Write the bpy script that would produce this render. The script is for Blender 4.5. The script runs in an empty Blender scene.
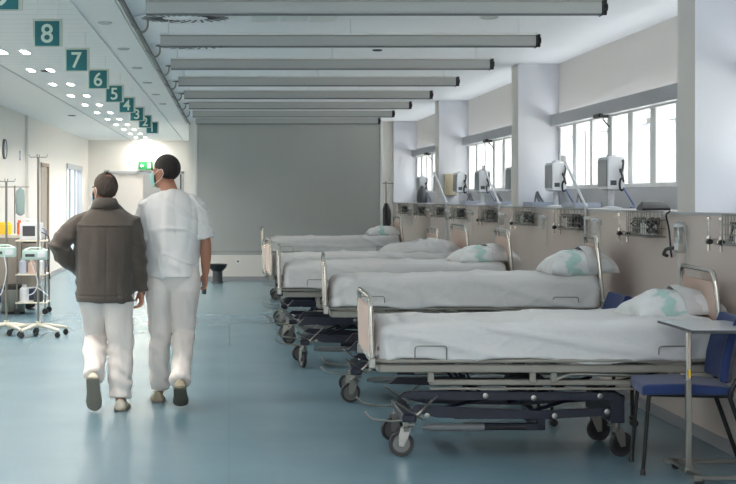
import bpy, bmesh, math, random
from mathutils import Vector, Matrix, noise
PI = math.pi
random.seed(7)
SC = bpy.context.scene
COL = SC.collection

# ------------------------------------------------------------------ materials
def lin(c):
    c = c / 255.0
    return c / 12.92 if c <= 0.04045 else ((c + 0.055) / 1.055) ** 2.4
def rgb(r, g, b): return (lin(r), lin(g), lin(b), 1.0)
def mat(name, col, rough=0.5, metal=0.0, bump=0.0, bscale=60.0, var=0.0, vscale=6.0, spec=0.5, stretch=None, emis=None, estr=0.0, sheen=0.0, trans=0.0, coat=0.0):
    m = bpy.data.materials.new(name); m.use_nodes = True
    nt = m.node_tree; N = nt.nodes; L = nt.links
    b = N['Principled BSDF']
    b.inputs['Base Color'].default_value = col
    b.inputs['Roughness'].default_value = rough
    b.inputs['Metallic'].default_value = metal
    b.inputs['Specular IOR Level'].default_value = spec
    if sheen: b.inputs['Sheen Weight'].default_value = sheen
    if trans: b.inputs['Transmission Weight'].default_value = trans
    if coat: b.inputs['Coat Weight'].default_value = coat
    if emis:
        b.inputs['Emission Color'].default_value = emis
        b.inputs['Emission Strength'].default_value = estr
    tc = N.new('ShaderNodeTexCoord'); mp = N.new('ShaderNodeMapping')
    L.new(tc.outputs['Object'], mp.inputs['Vector'])
    if stretch: mp.inputs['Scale'].default_value = stretch
    if var:
        n = N.new('ShaderNodeTexNoise'); n.inputs['Scale'].default_value = vscale; n.inputs['Detail'].default_value = 4
        L.new(mp.outputs[0], n.inputs['Vector'])
        r = N.new('ShaderNodeMapRange'); r.inputs['To Min'].default_value = 1 - var; r.inputs['To Max'].default_value = 1 + var
        L.new(n.outputs['Fac'], r.inputs['Value'])
        mx = N.new('ShaderNodeVectorMath'); mx.operation = 'SCALE'; mx.inputs[0].default_value = col[:3]
        L.new(r.outputs[0], mx.inputs['Scale']); L.new(mx.outputs[0], b.inputs['Base Color'])
    if bump:
        n2 = N.new('ShaderNodeTexNoise'); n2.inputs['Scale'].default_value = bscale; n2.inputs['Detail'].default_value = 5
        L.new(mp.outputs[0], n2.inputs['Vector'])
        bp = N.new('ShaderNodeBump'); bp.inputs['Strength'].default_value = bump; bp.inputs['Distance'].default_value = 0.02
        L.new(n2.outputs['Fac'], bp.inputs['Height']); L.new(bp.outputs[0], b.inputs['Normal'])
    return m

M = {}
M['wall'] = mat('wall_paint', rgb(226, 221, 216), 0.6, bump=0.03, var=0.02, vscale=1.5)
M['wall_low'] = mat('lower_wall_paint', rgb(224, 210, 202), 0.5, bump=0.03, var=0.03, vscale=2.0)
M['column'] = mat('column_front_tone', rgb(222, 223, 229), 0.55, bump=0.02)
M['wall_left'] = mat('corridor_wall_paint', rgb(230, 226, 220), 0.6, bump=0.03, var=0.02, vscale=1.2)
M['ceil'] = mat('ceiling_paint', rgb(238, 240, 242), 0.7, bump=0.02)
M['ceil_plain'] = mat('plaster_ceiling', rgb(240, 238, 235), 0.7, bump=0.02)
M['white_paint'] = mat('white_paint', rgb(232, 232, 230), 0.4)
M['grey_paint'] = mat('grey_parapet_paint', rgb(190, 191, 194), 0.45, bump=0.02)
M['alu'] = mat('brushed_aluminium', rgb(190, 192, 194), 0.35, metal=0.8, bump=0.03, stretch=(1, 40, 1))
M['alu_paint'] = mat('window_frame_grey', rgb(176, 178, 182), 0.4, metal=0.1)
M['chrome'] = mat('chrome', rgb(205, 200, 192), 0.16, metal=1.0, var=0.03)
M['steel'] = mat('dull_steel', rgb(150, 148, 142), 0.32, metal=0.9, var=0.06, vscale=20)
M['bed_paint'] = mat('bed_frame_enamel', rgb(146, 142, 132), 0.4, var=0.05, vscale=9)
M['navy'] = mat('navy_enamel', rgb(9, 16, 38), 0.45, var=0.08, vscale=12)
M['dark'] = mat('black_plastic', rgb(30, 30, 32), 0.4)
M['darkgrey'] = mat('dark_grey_plastic', rgb(72, 74, 78), 0.45)
M['midgrey'] = mat('mid_grey_plastic', rgb(112, 115, 117), 0.5)
M['tyre'] = mat('grey_rubber_tyre', rgb(48, 48, 50), 0.6)
M['hub'] = mat('wheel_hub_plastic', rgb(104, 104, 102), 0.35, metal=0.3)
M['laminate'] = mat('pinkish_beige_laminate', rgb(212, 182, 166), 0.38, var=0.02)
M['sheet'] = mat('white_cotton_sheet', rgb(210, 209, 208), 0.85, bump=0.25, bscale=22, var=0.025, vscale=4, sheen=0.2)
M['scrub'] = mat('white_scrub_cotton', rgb(222, 220, 218), 0.85, bump=0.15, bscale=30, sheen=0.2)
M['trouser'] = mat('white_trouser_cotton', rgb(226, 218, 212), 0.85, bump=0.15, bscale=30, sheen=0.2)
M['jacket'] = mat('brown_grey_suede', rgb(80, 72, 65), 0.9, bump=0.25, bscale=90, var=0.12, vscale=14, sheen=0.3)
M['skin'] = mat('skin', rgb(176, 124, 100), 0.5, var=0.05, vscale=20)
M['hair_dark'] = mat('dark_brown_hair', rgb(42, 33, 28), 0.6, bump=0.8, bscale=160, stretch=(1, 1, 0.2))
M['hair_grey'] = mat('greying_hair', rgb(74, 62, 54), 0.65, bump=0.8, bscale=160, stretch=(1, 1, 0.2), var=0.2, vscale=60)
M['mask'] = mat('green_mask_fabric', rgb(150, 205, 195), 0.8)
M['mask_blue'] = mat('blue_mask_fabric', rgb(150, 185, 215), 0.8)
M['shoe'] = mat('cream_shoe_leather', rgb(205, 196, 178), 0.5, var=0.05)
M['shoe_tan'] = mat('tan_shoe_leather', rgb(160, 148, 126), 0.55, var=0.08, vscale=30)
M['sole'] = mat('grey_rubber_sole', rgb(128, 123, 112), 0.75, bump=0.4, bscale=80)
M['sole_dark'] = mat('olive_rubber_sole', rgb(92, 88, 74), 0.75, bump=0.4, bscale=80)
M['chair_blue'] = mat('blue_upholstery', rgb(26, 48, 98), 0.8, bump=0.15, bscale=200, sheen=0.2)
M['black_metal'] = mat('black_powder_coat', rgb(18, 18, 20), 0.35, metal=0.3)
M['table_top'] = mat('pale_laminate_top', rgb(214, 220, 226), 0.22)
M['teal_sign'] = mat('teal_sign_face', rgb(20, 108, 114), 0.45)
M['sign_edge'] = mat('clear_sign_edge', rgb(196, 204, 190), 0.3)
M['sign_text'] = mat('pale_sign_lettering', rgb(205, 226, 212), 0.5)
M['green_sign'] = mat('exit_sign_green', rgb(40, 140, 80), 0.4, emis=rgb(40, 150, 85), estr=0.15)
M['sign_white'] = mat('exit_sign_pictogram', rgb(235, 245, 235), 0.4, emis=rgb(220, 245, 225), estr=0.25)
M['monitor'] = mat('monitor_casing', rgb(222, 224, 228), 0.4)
M['monitor_bezel'] = mat('monitor_screen', rgb(150, 153, 156), 0.3)
M['beige_plastic'] = mat('beige_casing', rgb(200, 188, 160), 0.45)
M['cable_blue'] = mat('blue_cable', rgb(70, 90, 150), 0.45)
M['tray_blue'] = mat('pale_blue_plastic', rgb(182, 190, 208), 0.4)
M['pump_teal'] = mat('pale_teal_casing', rgb(186, 210, 202), 0.4)
M['yellow'] = mat('yellow_plastic', rgb(245, 205, 60), 0.4)
M['orange'] = mat('orange_plastic', rgb(225, 110, 60), 0.4)
M['cream'] = mat('cream_enamel', rgb(222, 216, 202), 0.4)
M['taupe'] = mat('taupe_laminate', rgb(160, 150, 140), 0.45, var=0.03)
M['mural'] = mat('dark_blue_drawer', rgb(70, 90, 120), 0.45)
M['door'] = mat('door_laminate', rgb(216, 210, 204), 0.4)
M['brown_cloth'] = mat('taupe_curtain_cloth', rgb(176, 160, 142), 0.8)
M['led'] = mat('lit_downlight', rgb(255, 250, 240), 0.5, emis=(1.0, 0.95, 0.86, 1), estr=22.0)
M['strip'] = mat('added_fill_strip', rgb(240, 245, 250), .5, emis=(.9, .95, 1, 1), estr=2.0)  # meant for the added ceiling fill, not a ward fixture; unused
M['paper'] = mat('white_paper', rgb(235, 235, 232), 0.7)
M['coping'] = mat('grey_coved_skirting', rgb(158, 158, 162), 0.35, var=0.03)
M['bldg'] = mat('pale_facade', rgb(118, 118, 116), 0.8, var=0.05, vscale=1)
M['bldg_glass'] = mat('facade_window', rgb(86, 98, 106), 0.3)
M['ground'] = mat('outside_paving', rgb(228, 226, 220), 0.9, var=0.05)

def glass_mat(name, tint, fac, rough=0.02):
    m = bpy.data.materials.new(name); m.use_nodes = True
    nt = m.node_tree; N = nt.nodes; L = nt.links
    for n in list(N): N.remove(n)
    o = N.new('ShaderNodeOutputMaterial'); mx = N.new('ShaderNodeMixShader')
    t = N.new('ShaderNodeBsdfTransparent'); t.inputs[0].default_value = tint
    g = N.new('ShaderNodeBsdfGlossy'); g.inputs['Roughness'].default_value = rough
    mx.inputs[0].default_value = fac
    L.new(t.outputs[0], mx.inputs[1]); L.new(g.outputs[0], mx.inputs[2]); L.new(mx.outputs[0], o.inputs[0])
    return m
M['pane'] = glass_mat('window_glass', (0.94, 0.96, 0.97, 1), 0.06)
M['clear'] = glass_mat('clear_glass_tube', (0.90, 0.91, 0.91, 1), 0.12, 0.08)
def frosted():
    m = bpy.data.materials.new('frosted_lower_glass'); m.use_nodes = True
    b = m.node_tree.nodes['Principled BSDF']
    b.inputs['Base Color'].default_value = (0.9, 0.92, 0.93, 1); b.inputs['Transmission Weight'].default_value = 0.9; b.inputs['Roughness'].default_value = 0.5
    return m

def floor_mat():
    m = bpy.data.materials.new('teal_blue_vinyl'); m.use_nodes = True
    nt = m.node_tree; N = nt.nodes; L = nt.links; b = N['Principled BSDF']
    tc = N.new('ShaderNodeTexCoord')
    n1 = N.new('ShaderNodeTexNoise'); n1.inputs['Scale'].default_value = 1.3; n1.inputs['Detail'].default_value = 6
    n2 = N.new('ShaderNodeTexNoise'); n2.inputs['Scale'].default_value = 24; n2.inputs['Detail'].default_value = 2
    L.new(tc.outputs['Object'], n1.inputs['Vector']); L.new(tc.outputs['Object'], n2.inputs['Vector'])
    cr = N.new('ShaderNodeValToRGB')
    cr.color_ramp.elements[0].position = 0.3; cr.color_ramp.elements[0].color = rgb(100, 129, 142)
    cr.color_ramp.elements[1].position = 0.7; cr.color_ramp.elements[1].color = rgb(109, 138, 150)
    ad = N.new('ShaderNodeMath'); ad.operation = 'MULTIPLY_ADD'; ad.inputs[1].default_value = 0.2; 
    L.new(n2.outputs['Fac'], ad.inputs[0]); 
    sb = N.new('ShaderNodeMath'); sb.operation = 'MULTIPLY'; sb.inputs[1].default_value = 0.8
    L.new(n1.outputs['Fac'], sb.inputs[0]); L.new(sb.outputs[0], ad.inputs[2])
    L.new(ad.outputs[0], cr.inputs['Fac'])
    # welded seams between the vinyl sheets, every 2 m across
    sp = N.new('ShaderNodeSeparateXYZ'); L.new(tc.outputs['Object'], sp.inputs[0])
    md = N.new('ShaderNodeMath'); md.operation = 'PINGPONG'; md.inputs[1].default_value = 1.0
    L.new(sp.outputs['X'], md.inputs[0])
    lt = N.new('ShaderNodeMath'); lt.operation = 'LESS_THAN'; lt.inputs[1].default_value = 0.004
    L.new(md.outputs[0], lt.inputs[0])
    mx = N.new('ShaderNodeMix'); mx.data_type = 'RGBA'; mx.inputs['B'].default_value = rgb(100, 129, 142)
    L.new(lt.outputs[0], mx.inputs['Factor']); L.new(cr.outputs[0], mx.inputs['A'])
    L.new(mx.outputs['Result'], b.inputs['Base Color'])
    n3 = N.new('ShaderNodeTexNoise'); n3.inputs['Scale'].default_value = 3.0; n3.inputs['Detail'].default_value = 3
    L.new(tc.outputs['Object'], n3.inputs['Vector'])
    mr = N.new('ShaderNodeMapRange'); mr.inputs['To Min'].default_value = 0.24; mr.inputs['To Max'].default_value = 0.34
    L.new(n3.outputs['Fac'], mr.inputs['Value']); b.inputs['Roughness'].default_value = 0.26
    bp = N.new('ShaderNodeBump'); bp.inputs['Strength'].default_value = 0.008; bp.inputs['Distance'].default_value = 0.01
    n4 = N.new('ShaderNodeTexNoise'); n4.inputs['Scale'].default_value = 9; n4.inputs['Detail'].default_value = 2
    L.new(tc.outputs['Object'], n4.inputs['Vector'])
    pass
    b.inputs['Specular IOR Level'].default_value = 0.5
    return m
M['floor'] = floor_mat()

def plank_ceiling():
    m = bpy.data.materials.new('metal_plank_ceiling'); m.use_nodes = True
    nt = m.node_tree; N = nt.nodes; L = nt.links; b = N['Principled BSDF']
    tc = N.new('ShaderNodeTexCoord'); sp = N.new('ShaderNodeSeparateXYZ'); L.new(tc.outputs['Object'], sp.inputs[0])
    dv = N.new('ShaderNodeMath'); dv.operation = 'PINGPONG'; dv.inputs[1].default_value = 0.15
    L.new(sp.outputs['Y'], dv.inputs[0])
    lt = N.new('ShaderNodeMath'); lt.operation = 'LESS_THAN'; lt.inputs[1].default_value = 0.006
    L.new(dv.outputs[0], lt.inputs[0])
    mx = N.new('ShaderNodeMix'); mx.data_type = 'RGBA'; mx.inputs['A'].default_value = rgb(236, 235, 231); mx.inputs['B'].default_value = rgb(196, 196, 193)
    L.new(lt.outputs[0], mx.inputs['Factor']); L.new(mx.outputs['Result'], b.inputs['Base Color'])
    b.inputs['Roughness'].default_value = 0.55
    return m
M['planks'] = plank_ceiling()

def curtain_mat():
    m = mat('grey_pvc_curtain', rgb(176, 178, 175), 0.55, bump=0.2, bscale=2.2, stretch=(1, 1, 0.35), var=0.03, vscale=1.5)
    return m
M['curtain'] = curtain_mat()
M['cassette'] = mat('grey_cassette_enamel', rgb(176, 178, 176), 0.5, bump=0.03)

def pillow_mat(name, sx, sy):
    m = bpy.data.materials.new(name); m.use_nodes = True
    nt = m.node_tree; N = nt.nodes; L = nt.links; b = N['Principled BSDF']
    tc = N.new('ShaderNodeTexCoord'); mp = N.new('ShaderNodeMapping'); mp.inputs['Location'].default_value = (sx, sy, 0)
    L.new(tc.outputs['Object'], mp.inputs['Vector'])
    n = N.new('ShaderNodeTexNoise'); n.inputs['Scale'].default_value = 7; n.inputs['Detail'].default_value = 2
    L.new(mp.outputs[0], n.inputs['Vector'])
    sp = N.new('ShaderNodeSeparateXYZ'); L.new(mp.outputs[0], sp.inputs[0])
    ab = N.new('ShaderNodeMath'); ab.operation = 'ABSOLUTE'; L.new(sp.outputs['X'], ab.inputs[0])
    ad = N.new('ShaderNodeMath'); ad.operation = 'MULTIPLY_ADD'; ad.inputs[1].default_value = 0.42
    L.new(n.outputs['Fac'], ad.inputs[0]); L.new(ab.outputs[0], ad.inputs[2])
    lt = N.new('ShaderNodeMapRange'); lt.inputs['From Min'].default_value = 0.22; lt.inputs['From Max'].default_value = 0.25
    lt.inputs['To Min'].default_value = 1; lt.inputs['To Max'].default_value = 0
    L.new(ad.outputs[0], lt.inputs['Value'])
    mx = N.new('ShaderNodeMix'); mx.data_type = 'RGBA'; mx.inputs['A'].default_value = rgb(226, 228, 228); mx.inputs['B'].default_value = rgb(176, 210, 203)
    L.new(lt.outputs[0], mx.inputs['Factor']); L.new(mx.outputs['Result'], b.inputs['Base Color'])
    b.inputs['Roughness'].default_value = 0.85; b.inputs['Sheen Weight'].default_value = 0.2
    n2 = N.new('ShaderNodeTexNoise'); n2.inputs['Scale'].default_value = 20; n2.inputs['Detail'].default_value = 4
    L.new(tc.outputs['Object'], n2.inputs['Vector'])
    bp = N.new('ShaderNodeBump'); bp.inputs['Strength'].default_value = 0.3; bp.inputs['Distance'].default_value = 0.02
    L.new(n2.outputs['Fac'], bp.inputs['Height']); L.new(bp.outputs[0], b.inputs['Normal'])
    return m

# ------------------------------------------------------------------ mesh helpers
def V(*a): return Vector(a)
def frame_of(d):
    d = d.normalized()
    up = V(0, 0, 1) if abs(d.z) < 0.95 else V(0, 1, 0)
    a = d.cross(up).normalized(); b = a.cross(d).normalized()
    return a, b
class MB:
    def __init__(s): s.bm = bmesh.new()
    def box(s, c, size, bev=0.0, rot=None, seg=1):
        r = bmesh.ops.create_cube(s.bm, size=1.0)
        vs = r['verts']
        mt = Matrix.Translation(Vector(c)) @ (rot.to_4x4() if rot else Matrix.Identity(4)) @ Matrix.Diagonal((size[0], size[1], size[2], 1))
        bmesh.ops.transform(s.bm, matrix=mt, verts=vs)
        if bev:
            es = list({e for v in vs for e in v.link_edges})
            bmesh.ops.bevel(s.bm, geom=es, offset=bev, segments=seg, profile=0.7, affect='EDGES')
        return s
    def span(s, a, b, bev=0.0, seg=1):
        a = Vector(a); b = Vector(b)
        return s.box((a + b) / 2, [abs(b[i] - a[i]) for i in range(3)], bev, None, seg)
    def tube(s, pts, r, seg=10, cap=True, flat=1.0):
        pts = [Vector(p) for p in pts]; n = len(pts)
        rs = r if isinstance(r, (list, tuple)) else [r] * n
        ring = []; pa = None
        for i, p in enumerate(pts):
            d = (pts[min(i + 1, n - 1)] - pts[max(i - 1, 0)])
            if d.length < 1e-9: d = V(0, 0, 1)
            d.normalize()
            if pa is None: a, b = frame_of(d)
            else:
                a = (pa - d * pa.dot(d))
                a = a.normalized() if a.length > 1e-6 else frame_of(d)[0]
                b = a.cross(d).normalized()
            pa = a
            ring.append([s.bm.verts.new(p + a * (math.cos(2 * PI * k / seg) * rs[i]) + b * (math.sin(2 * PI * k / seg) * rs[i] * flat)) for k in range(seg)])
        for i in range(n - 1):
            for k in range(seg):
                s.bm.faces.new((ring[i][k], ring[i][(k + 1) % seg], ring[i + 1][(k + 1) % seg], ring[i + 1][k]))
        if cap:
            s.bm.faces.new(list(reversed(ring[0]))); s.bm.faces.new(ring[-1])
        return s
    def loft(s, rings, closed=True, cap=True):
        """rings: list of lists of points"""
        R = [[s.bm.verts.new(Vector(p)) for p in r] for r in rings]
        n = len(R[0])
        for i in range(len(R) - 1):
            for k in range(n if closed else n - 1):
                s.bm.faces.new((R[i][k], R[i][(k + 1) % n], R[i + 1][(k + 1) % n], R[i + 1][k]))
        if cap and closed:
            s.bm.faces.new(list(reversed(R[0]))); s.bm.faces.new(R[-1])
        return s
    def ell(s, secs, seg=20, p=2.0):
        """secs: (cx,cy,cz,rx,ry) horizontal superellipse sections"""
        rings = []
        for q in secs:
            cx, cy, cz, rx, ry = q[:5]
            tilt = q[5] if len(q) > 5 else 0
            r = []
            for k in range(seg):
                t = 2 * PI * k / seg; c, sn = math.cos(t), math.sin(t)
                x = abs(c) ** (2 / p) * (1 if c >= 0 else -1) * rx; y = abs(sn) ** (2 / p) * (1 if sn >= 0 else -1) * ry
                r.append((cx + x, cy + y, cz + tilt * y))
            rings.append(r)
        return s.loft(rings)
    def sphere(s, c, r, sc=(1, 1, 1), u=16, v=10, rot=None):
        q = bmesh.ops.create_uvsphere(s.bm, u_segments=u, v_segments=v, radius=r)
        mt = Matrix.Translation(Vector(c)) @ (rot.to_4x4() if rot else Matrix.Identity(4)) @ Matrix.Diagonal((sc[0], sc[1], sc[2], 1))
        bmesh.ops.transform(s.bm, matrix=mt, verts=q['verts']); return s
    def lathe(s, prof, c=(0, 0, 0), axis='Z', seg=24):
        rings = []
        for r, h in prof:
            r = max(r, 1e-4); ring = []
            for k in range(seg):
                t = 2 * PI * k / seg; x, y = r * math.cos(t), r * math.sin(t)
                p = {'Z': (x, y, h), 'X': (h, x, y), 'Y': (x, h, y)}[axis]
                ring.append(Vector(p) + Vector(c))
            rings.append(ring)
        return s.loft(rings)
    def prism(s, poly, z0, z1, plane='XY', off=(0, 0, 0)):
        def P(u, v, w):
            q = {'XY': (u, v, w), 'XZ': (u, w, v), 'YZ': (w, u, v)}[plane]
            return Vector(q) + Vector(off)
        return s.loft([[P(u, v, z0) for u, v in poly], [P(u, v, z1) for u, v in poly]])
    def build(s, name, material, parent=None, loc=None, smooth=True, angle=35):
        bmesh.ops.recalc_face_normals(s.bm, faces=s.bm.faces[:])
        me = bpy.data.meshes.new(name); s.bm.to_mesh(me); s.bm.free()
        me.materials.append(material)
        if smooth:
            me.polygons.foreach_set('use_smooth', [True] * len(me.polygons))
            try: me.set_sharp_from_angle(angle=math.radians(angle))
            except Exception: pass
        o = bpy.data.objects.new(name, me); COL.objects.link(o)
        if parent: o.parent = parent
        if loc is not None: o.location = loc
        return o

def empty(name, loc, rz=0.0):
    o = bpy.data.objects.new(name, None); COL.objects.link(o); o.location = loc; o.rotation_euler = (0, 0, rz)
    o.empty_display_size = 0.1
    return o
def tag(o, label, cat, group=None, kind=None):
    if label: o['label'] = label
    if cat: o['category'] = cat
    if group: o['group'] = group
    if kind: o['kind'] = kind
    return o
def struct(o): o['kind'] = 'structure'; return o
def copy_tree(o, parent=None):
    c = o.copy(); COL.objects.link(c)
    if parent: c.parent = parent
    for ch in list(o.children): copy_tree(ch, c)
    return c
def arc(c, r, a0, a1, n, plane='XZ'):
    out = []
    for i in range(n + 1):
        t = math.radians(a0 + (a1 - a0) * i / n); u, v = r * math.cos(t), r * math.sin(t)
        out.append(Vector(c) + Vector({'XZ': (u, 0, v), 'YZ': (0, u, v), 'XY': (u, v, 0)}[plane]))
    return out
def fillet(pts, r, n=5):
    """round the corners of a polyline"""
    pts = [Vector(p) for p in pts]; out = [pts[0]]
    for i in range(1, len(pts) - 1):
        p0, p, p1 = pts[i - 1], pts[i], pts[i + 1]
        a = (p0 - p); b = (p1 - p); rr = min(r, a.length * .45, b.length * .45)
        A = p + a.normalized() * rr; B = p + b.normalized() * rr
        for k in range(n + 1):
            t = k / n; out.append(A * (1 - t) ** 2 + p * 2 * t * (1 - t) + B * t * t)
    out.append(pts[-1]); return out
def remesh(mb, voxel, smooth=4, disp=None):
    """fuse the overlapping closed shells of mb into one continuous surface"""
    me = bpy.data.meshes.new('t'); bmesh.ops.recalc_face_normals(mb.bm, faces=mb.bm.faces[:]); mb.bm.to_mesh(me); mb.bm.free()
    o = bpy.data.objects.new('t', me); COL.objects.link(o)
    md = o.modifiers.new('r', 'REMESH'); md.mode = 'VOXEL'; md.voxel_size = voxel; md.use_smooth_shade = True
    if smooth:
        sm = o.modifiers.new('s', 'SMOOTH'); sm.iterations = smooth; sm.factor = 0.5
    dg = bpy.context.evaluated_depsgraph_get()
    m2 = bpy.data.meshes.new_from_object(o.evaluated_get(dg))
    bpy.data.objects.remove(o); bpy.data.meshes.remove(me)
    r = MB(); r.bm.from_mesh(m2); bpy.data.meshes.remove(m2)
    if disp:
        r.bm.normal_update()
        mv = [(v, v.normal * disp(v.co.copy(), v.normal)) for v in r.bm.verts]
        for v, d in mv: v.co += d
    return r
def keep_by(mb, fn):
    bmesh.ops.delete(mb.bm, geom=[f for f in mb.bm.faces if not fn(f.calc_center_median())], context='FACES'); return mb
def nz(x, y, z): return noise.noise(Vector((x, y, z)))

# ------------------------------------------------------------------ camera
cam = bpy.data.cameras.new('camera'); cam.sensor_width = 36; cam.lens = 36 * 1500 / 736
cam.shift_x = (368 - 229) / 736; cam.shift_y = -(242 - 197) / 736; cam.clip_start = 0.1; cam.clip_end = 200
co = bpy.data.objects.new('camera', cam); COL.objects.link(co); co.location = (0, 0, 1.5); co.rotation_euler = (PI / 2, 0, 0)
SC.camera = co
SC.view_settings.view_transform = 'Standard'; SC.view_settings.look = 'None'; SC.view_settings.gamma = 1.0
SC.view_settings.use_curve_mapping = False

# ------------------------------------------------------------------ room shell
XL, XR, XW = -3.38, 2.93, 3.34      # corridor wall, lower ward wall, window wall
YN, YE, YC = -5.0, 26.8, 36.0       # behind the camera, end of the ward, end of the corridor
H = 2.85; SH = 1.406
def sbox(name, a, b, m, bev=0): return struct(MB().span(a, b, bev).build(name, m, smooth=False))
sbox('floor', (XL - .2, YN, -.1), (XW + .2, YC + .1, 0), M['floor'])
sbox('ceiling', (-.78, YN, H), (XW + .3, YE + .1, H + .1), M['ceil'])
c2 = sbox('ceiling', (-2.33, YN, H), (-1.08, YC, H + .1), M['planks'])
c3 = sbox('ceiling', (XL - .1, YN, H + .012), (-2.33, YC, H + .1), M['ceil_plain'])
c4 = sbox('ceiling', (-1.08, YN, H - .012), (-.78, YC, H + .1), M['ceil_plain'])
sbox('ceiling', (-.78, YE + .1, H), (.2, YC, H + .1), M['ceil_plain'])
sbox('trim_1', (-1.10, YN, H - .03), (-1.07, YC, H + .001), M['white_paint'])  # painted white for the highlight on its glossy aluminium edge
sbox('trim_2', (-2.345, YN, H - .006), (-2.325, YC, H + .014), M['alu_paint'])
# left wall with two openings
def wall_strip(name, x0, x1, y0, y1, z0, z1, m): return sbox(name, (x0, y0, z0), (x1, y1, z1), m)
wall_strip('wall_left', XL - .1, XL, YN, 26.9, 0, H + .05, M['wall_left'])
wall_strip('wall_left', XL - .1, XL, 28.1, 31.2, 0, H + .05, M['wall_left'])
wall_strip('wall_left', XL - .1, XL, 34.4, YC, 0, H + .05, M['wall_left'])
wall_strip('wall_left', XL - .1, XL, 26.9, 28.1, 2.12, H + .05, M['wall_left'])
wall_strip('wall_left', XL - .1, XL, 31.2, 34.4, 2.2, H + .05, M['wall_left'])
sbox('wall_left', (XL, 24.9, 0), (XL + .05, 25.25, H), M['wall_left'])
sbox('baseboard_left', (XL, YN, 0), (XL + .012, 26.85, .08), M['coping'])
sbox('baseboard_left', (XL, 28.15, 0), (XL + .012, 31.15, .08), M['coping'])
sbox('wall_near', (XL - .1, YN - .1, 0), (XW + .2, YN, .8), M['wall'])
sbox('wall_near', (XL - .1, YN - .1, 2.3), (XW + .2, YN, H + .1), M['wall'])
w0 = struct(empty('window_20', (0, YN - .05, .8))); fr_ = MB()  # glazing added behind the camera to light the ward from the front
for k in range(6): x = XL + k * (XW - XL) / 5; fr_.span((x - .04, -.04, 0), (x + .04, .04, 1.5), .004)
fr_.build('window_frame', M['white_paint'], w0, smooth=False)
MB().span((XL, -.004, 0), (XW, .004, 1.5)).build('pane', M['pane'], w0, smooth=False)
# end of corridor with doorway (double door, right leaf open)
sbox('wall_far', (XL, YC, 0), (-2.86, YC + .1, H + .05), M['wall_left'])
sbox('wall_far', (-2.86, YC, 2.1), (-1.10, YC + .1, H + .05), M['wall_left'])
sbox('wall_far', (-1.10, YC, 0), (.3, YC + .1, H + .05), M['wall_left'])
sbox('wall_end', (-.62, YE, 0), (XW, YE + .1, H), M['wall_left'])
sbox('wall_side', (-.72, YE, 0), (-.62, YC, H), M['wall_left'])
sbox('baseboard_end', (-.60, YE - .012, 0), (XR, YE, .08), M['coping'])
# ward wall
sbox('wall_right', (XR, YN, 0), (XW + .12, YE, SH - .02), M['wall_low'])
sbox('baseboard_right', (XR - .012, YN, 0), (XR, YE, .075), M['coping'])
sbox('trim_3', (XR - .02, YN, SH - .02), (XW, YE, SH), M['grey_paint'])
WB, WT = 1.578, 2.275
sbox('wall_right', (XW, YN, SH), (XW + .12, YE, WB), M['grey_paint'])
sbox('wall_right', (XW, YN, WT), (XW + .12, YE, H), M['wall'])
cols = [9.43 + 5.76 * k for k in range(-2, 4)]
for i, y in enumerate(cols):
    y1 = min(y + .37, YE)
    ob = sbox('wall_right', (XR, y, SH), (XW, y1, H), M['wall'])
    ob.data.materials.append(M['column'])
    for p in ob.data.polygons:
        if p.normal.y < -.9: p.material_index = 1  # faces towards the camera take a cooler tone than the other sides
# windows between the columns
bays = [(YN, cols[0])] + [(cols[i] + .37, cols[i + 1]) for i in range(len(cols) - 1)]
wn = 0
for (a, b) in bays:
    wn += 1
    w = struct(empty('window_%d' % wn, (XW, (a + b) / 2, WB))); L2 = (b - a) / 2
    f = MB()
    f.span((-.01, -L2, WT - WB - .075), (.09, L2, WT - WB), .004)
    f.span((-.01, -L2, 0), (.09, L2, .035), .004)
    n = max(2, round((b - a) / .67)); st = (b - a) / n
    for k in range(n + 1):
        y = -L2 + k * st; wd = .075 if k not in (n - 2,) else .04
        f.span((0, y - wd, .03), (.08, y + wd, WT - WB - .07), .004)
    f.build('window_frame', M['white_paint'], w, smooth=False)
    hd = MB().span((-.085, -L2, WT - WB - .06), (-.008, L2, WT - WB + .015), .003).span((-.085, -L2, WT - WB + .01), (-.078, L2, WT - WB + .055)).build('blind_housing', M['alu_paint'], w, smooth=False)  # upper front lip added to hide the ceiling fill lamps
    MB().span((.035, -L2, .03), (.041, L2, WT - WB - .07)).build('pane', M['pane'], w, smooth=False)
    act = MB(); yk = -L2 + 5 * st
    if n >= 8:
        act.span((-.12, yk - .11, WT - WB - .085), (-.03, yk + .11, WT - WB - .045), .008)
        act.tube([(-.06, yk, WT - WB - .09), (.0, yk, WT - WB - .16)], .006)
        act.build('opening_motor', M['dark'], w)
# outside
struct(MB().span((XW + .2, YN, -.4), (30, 60, -.3)).build('ground', M['ground'], smooth=False))
fa = MB()
FX = 12.0
fa.span((FX, -10, -.3), (FX + 1, 70, 7))
for k in range(20):
    fa.span((FX - .12, -8 + 3.9 * k, 3.6), (FX, -5.9 + 3.9 * k, 3.75), 0)
    fa.span((FX - .05, -8 + 3.9 * k - .1, .9), (FX, -8 + 3.9 * k, 3.6), 0)
struct(fa.build('wall_outside', M['bldg'], smooth=False))
ow = MB()
for k in range(20): ow.span((FX - .03, -8 + 3.9 * k, 1.0), (FX + .1, -5.9 + 3.9 * k, 3.6), 0)
struct(ow.build('window_outside', M['bldg_glass'], smooth=False))

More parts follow.
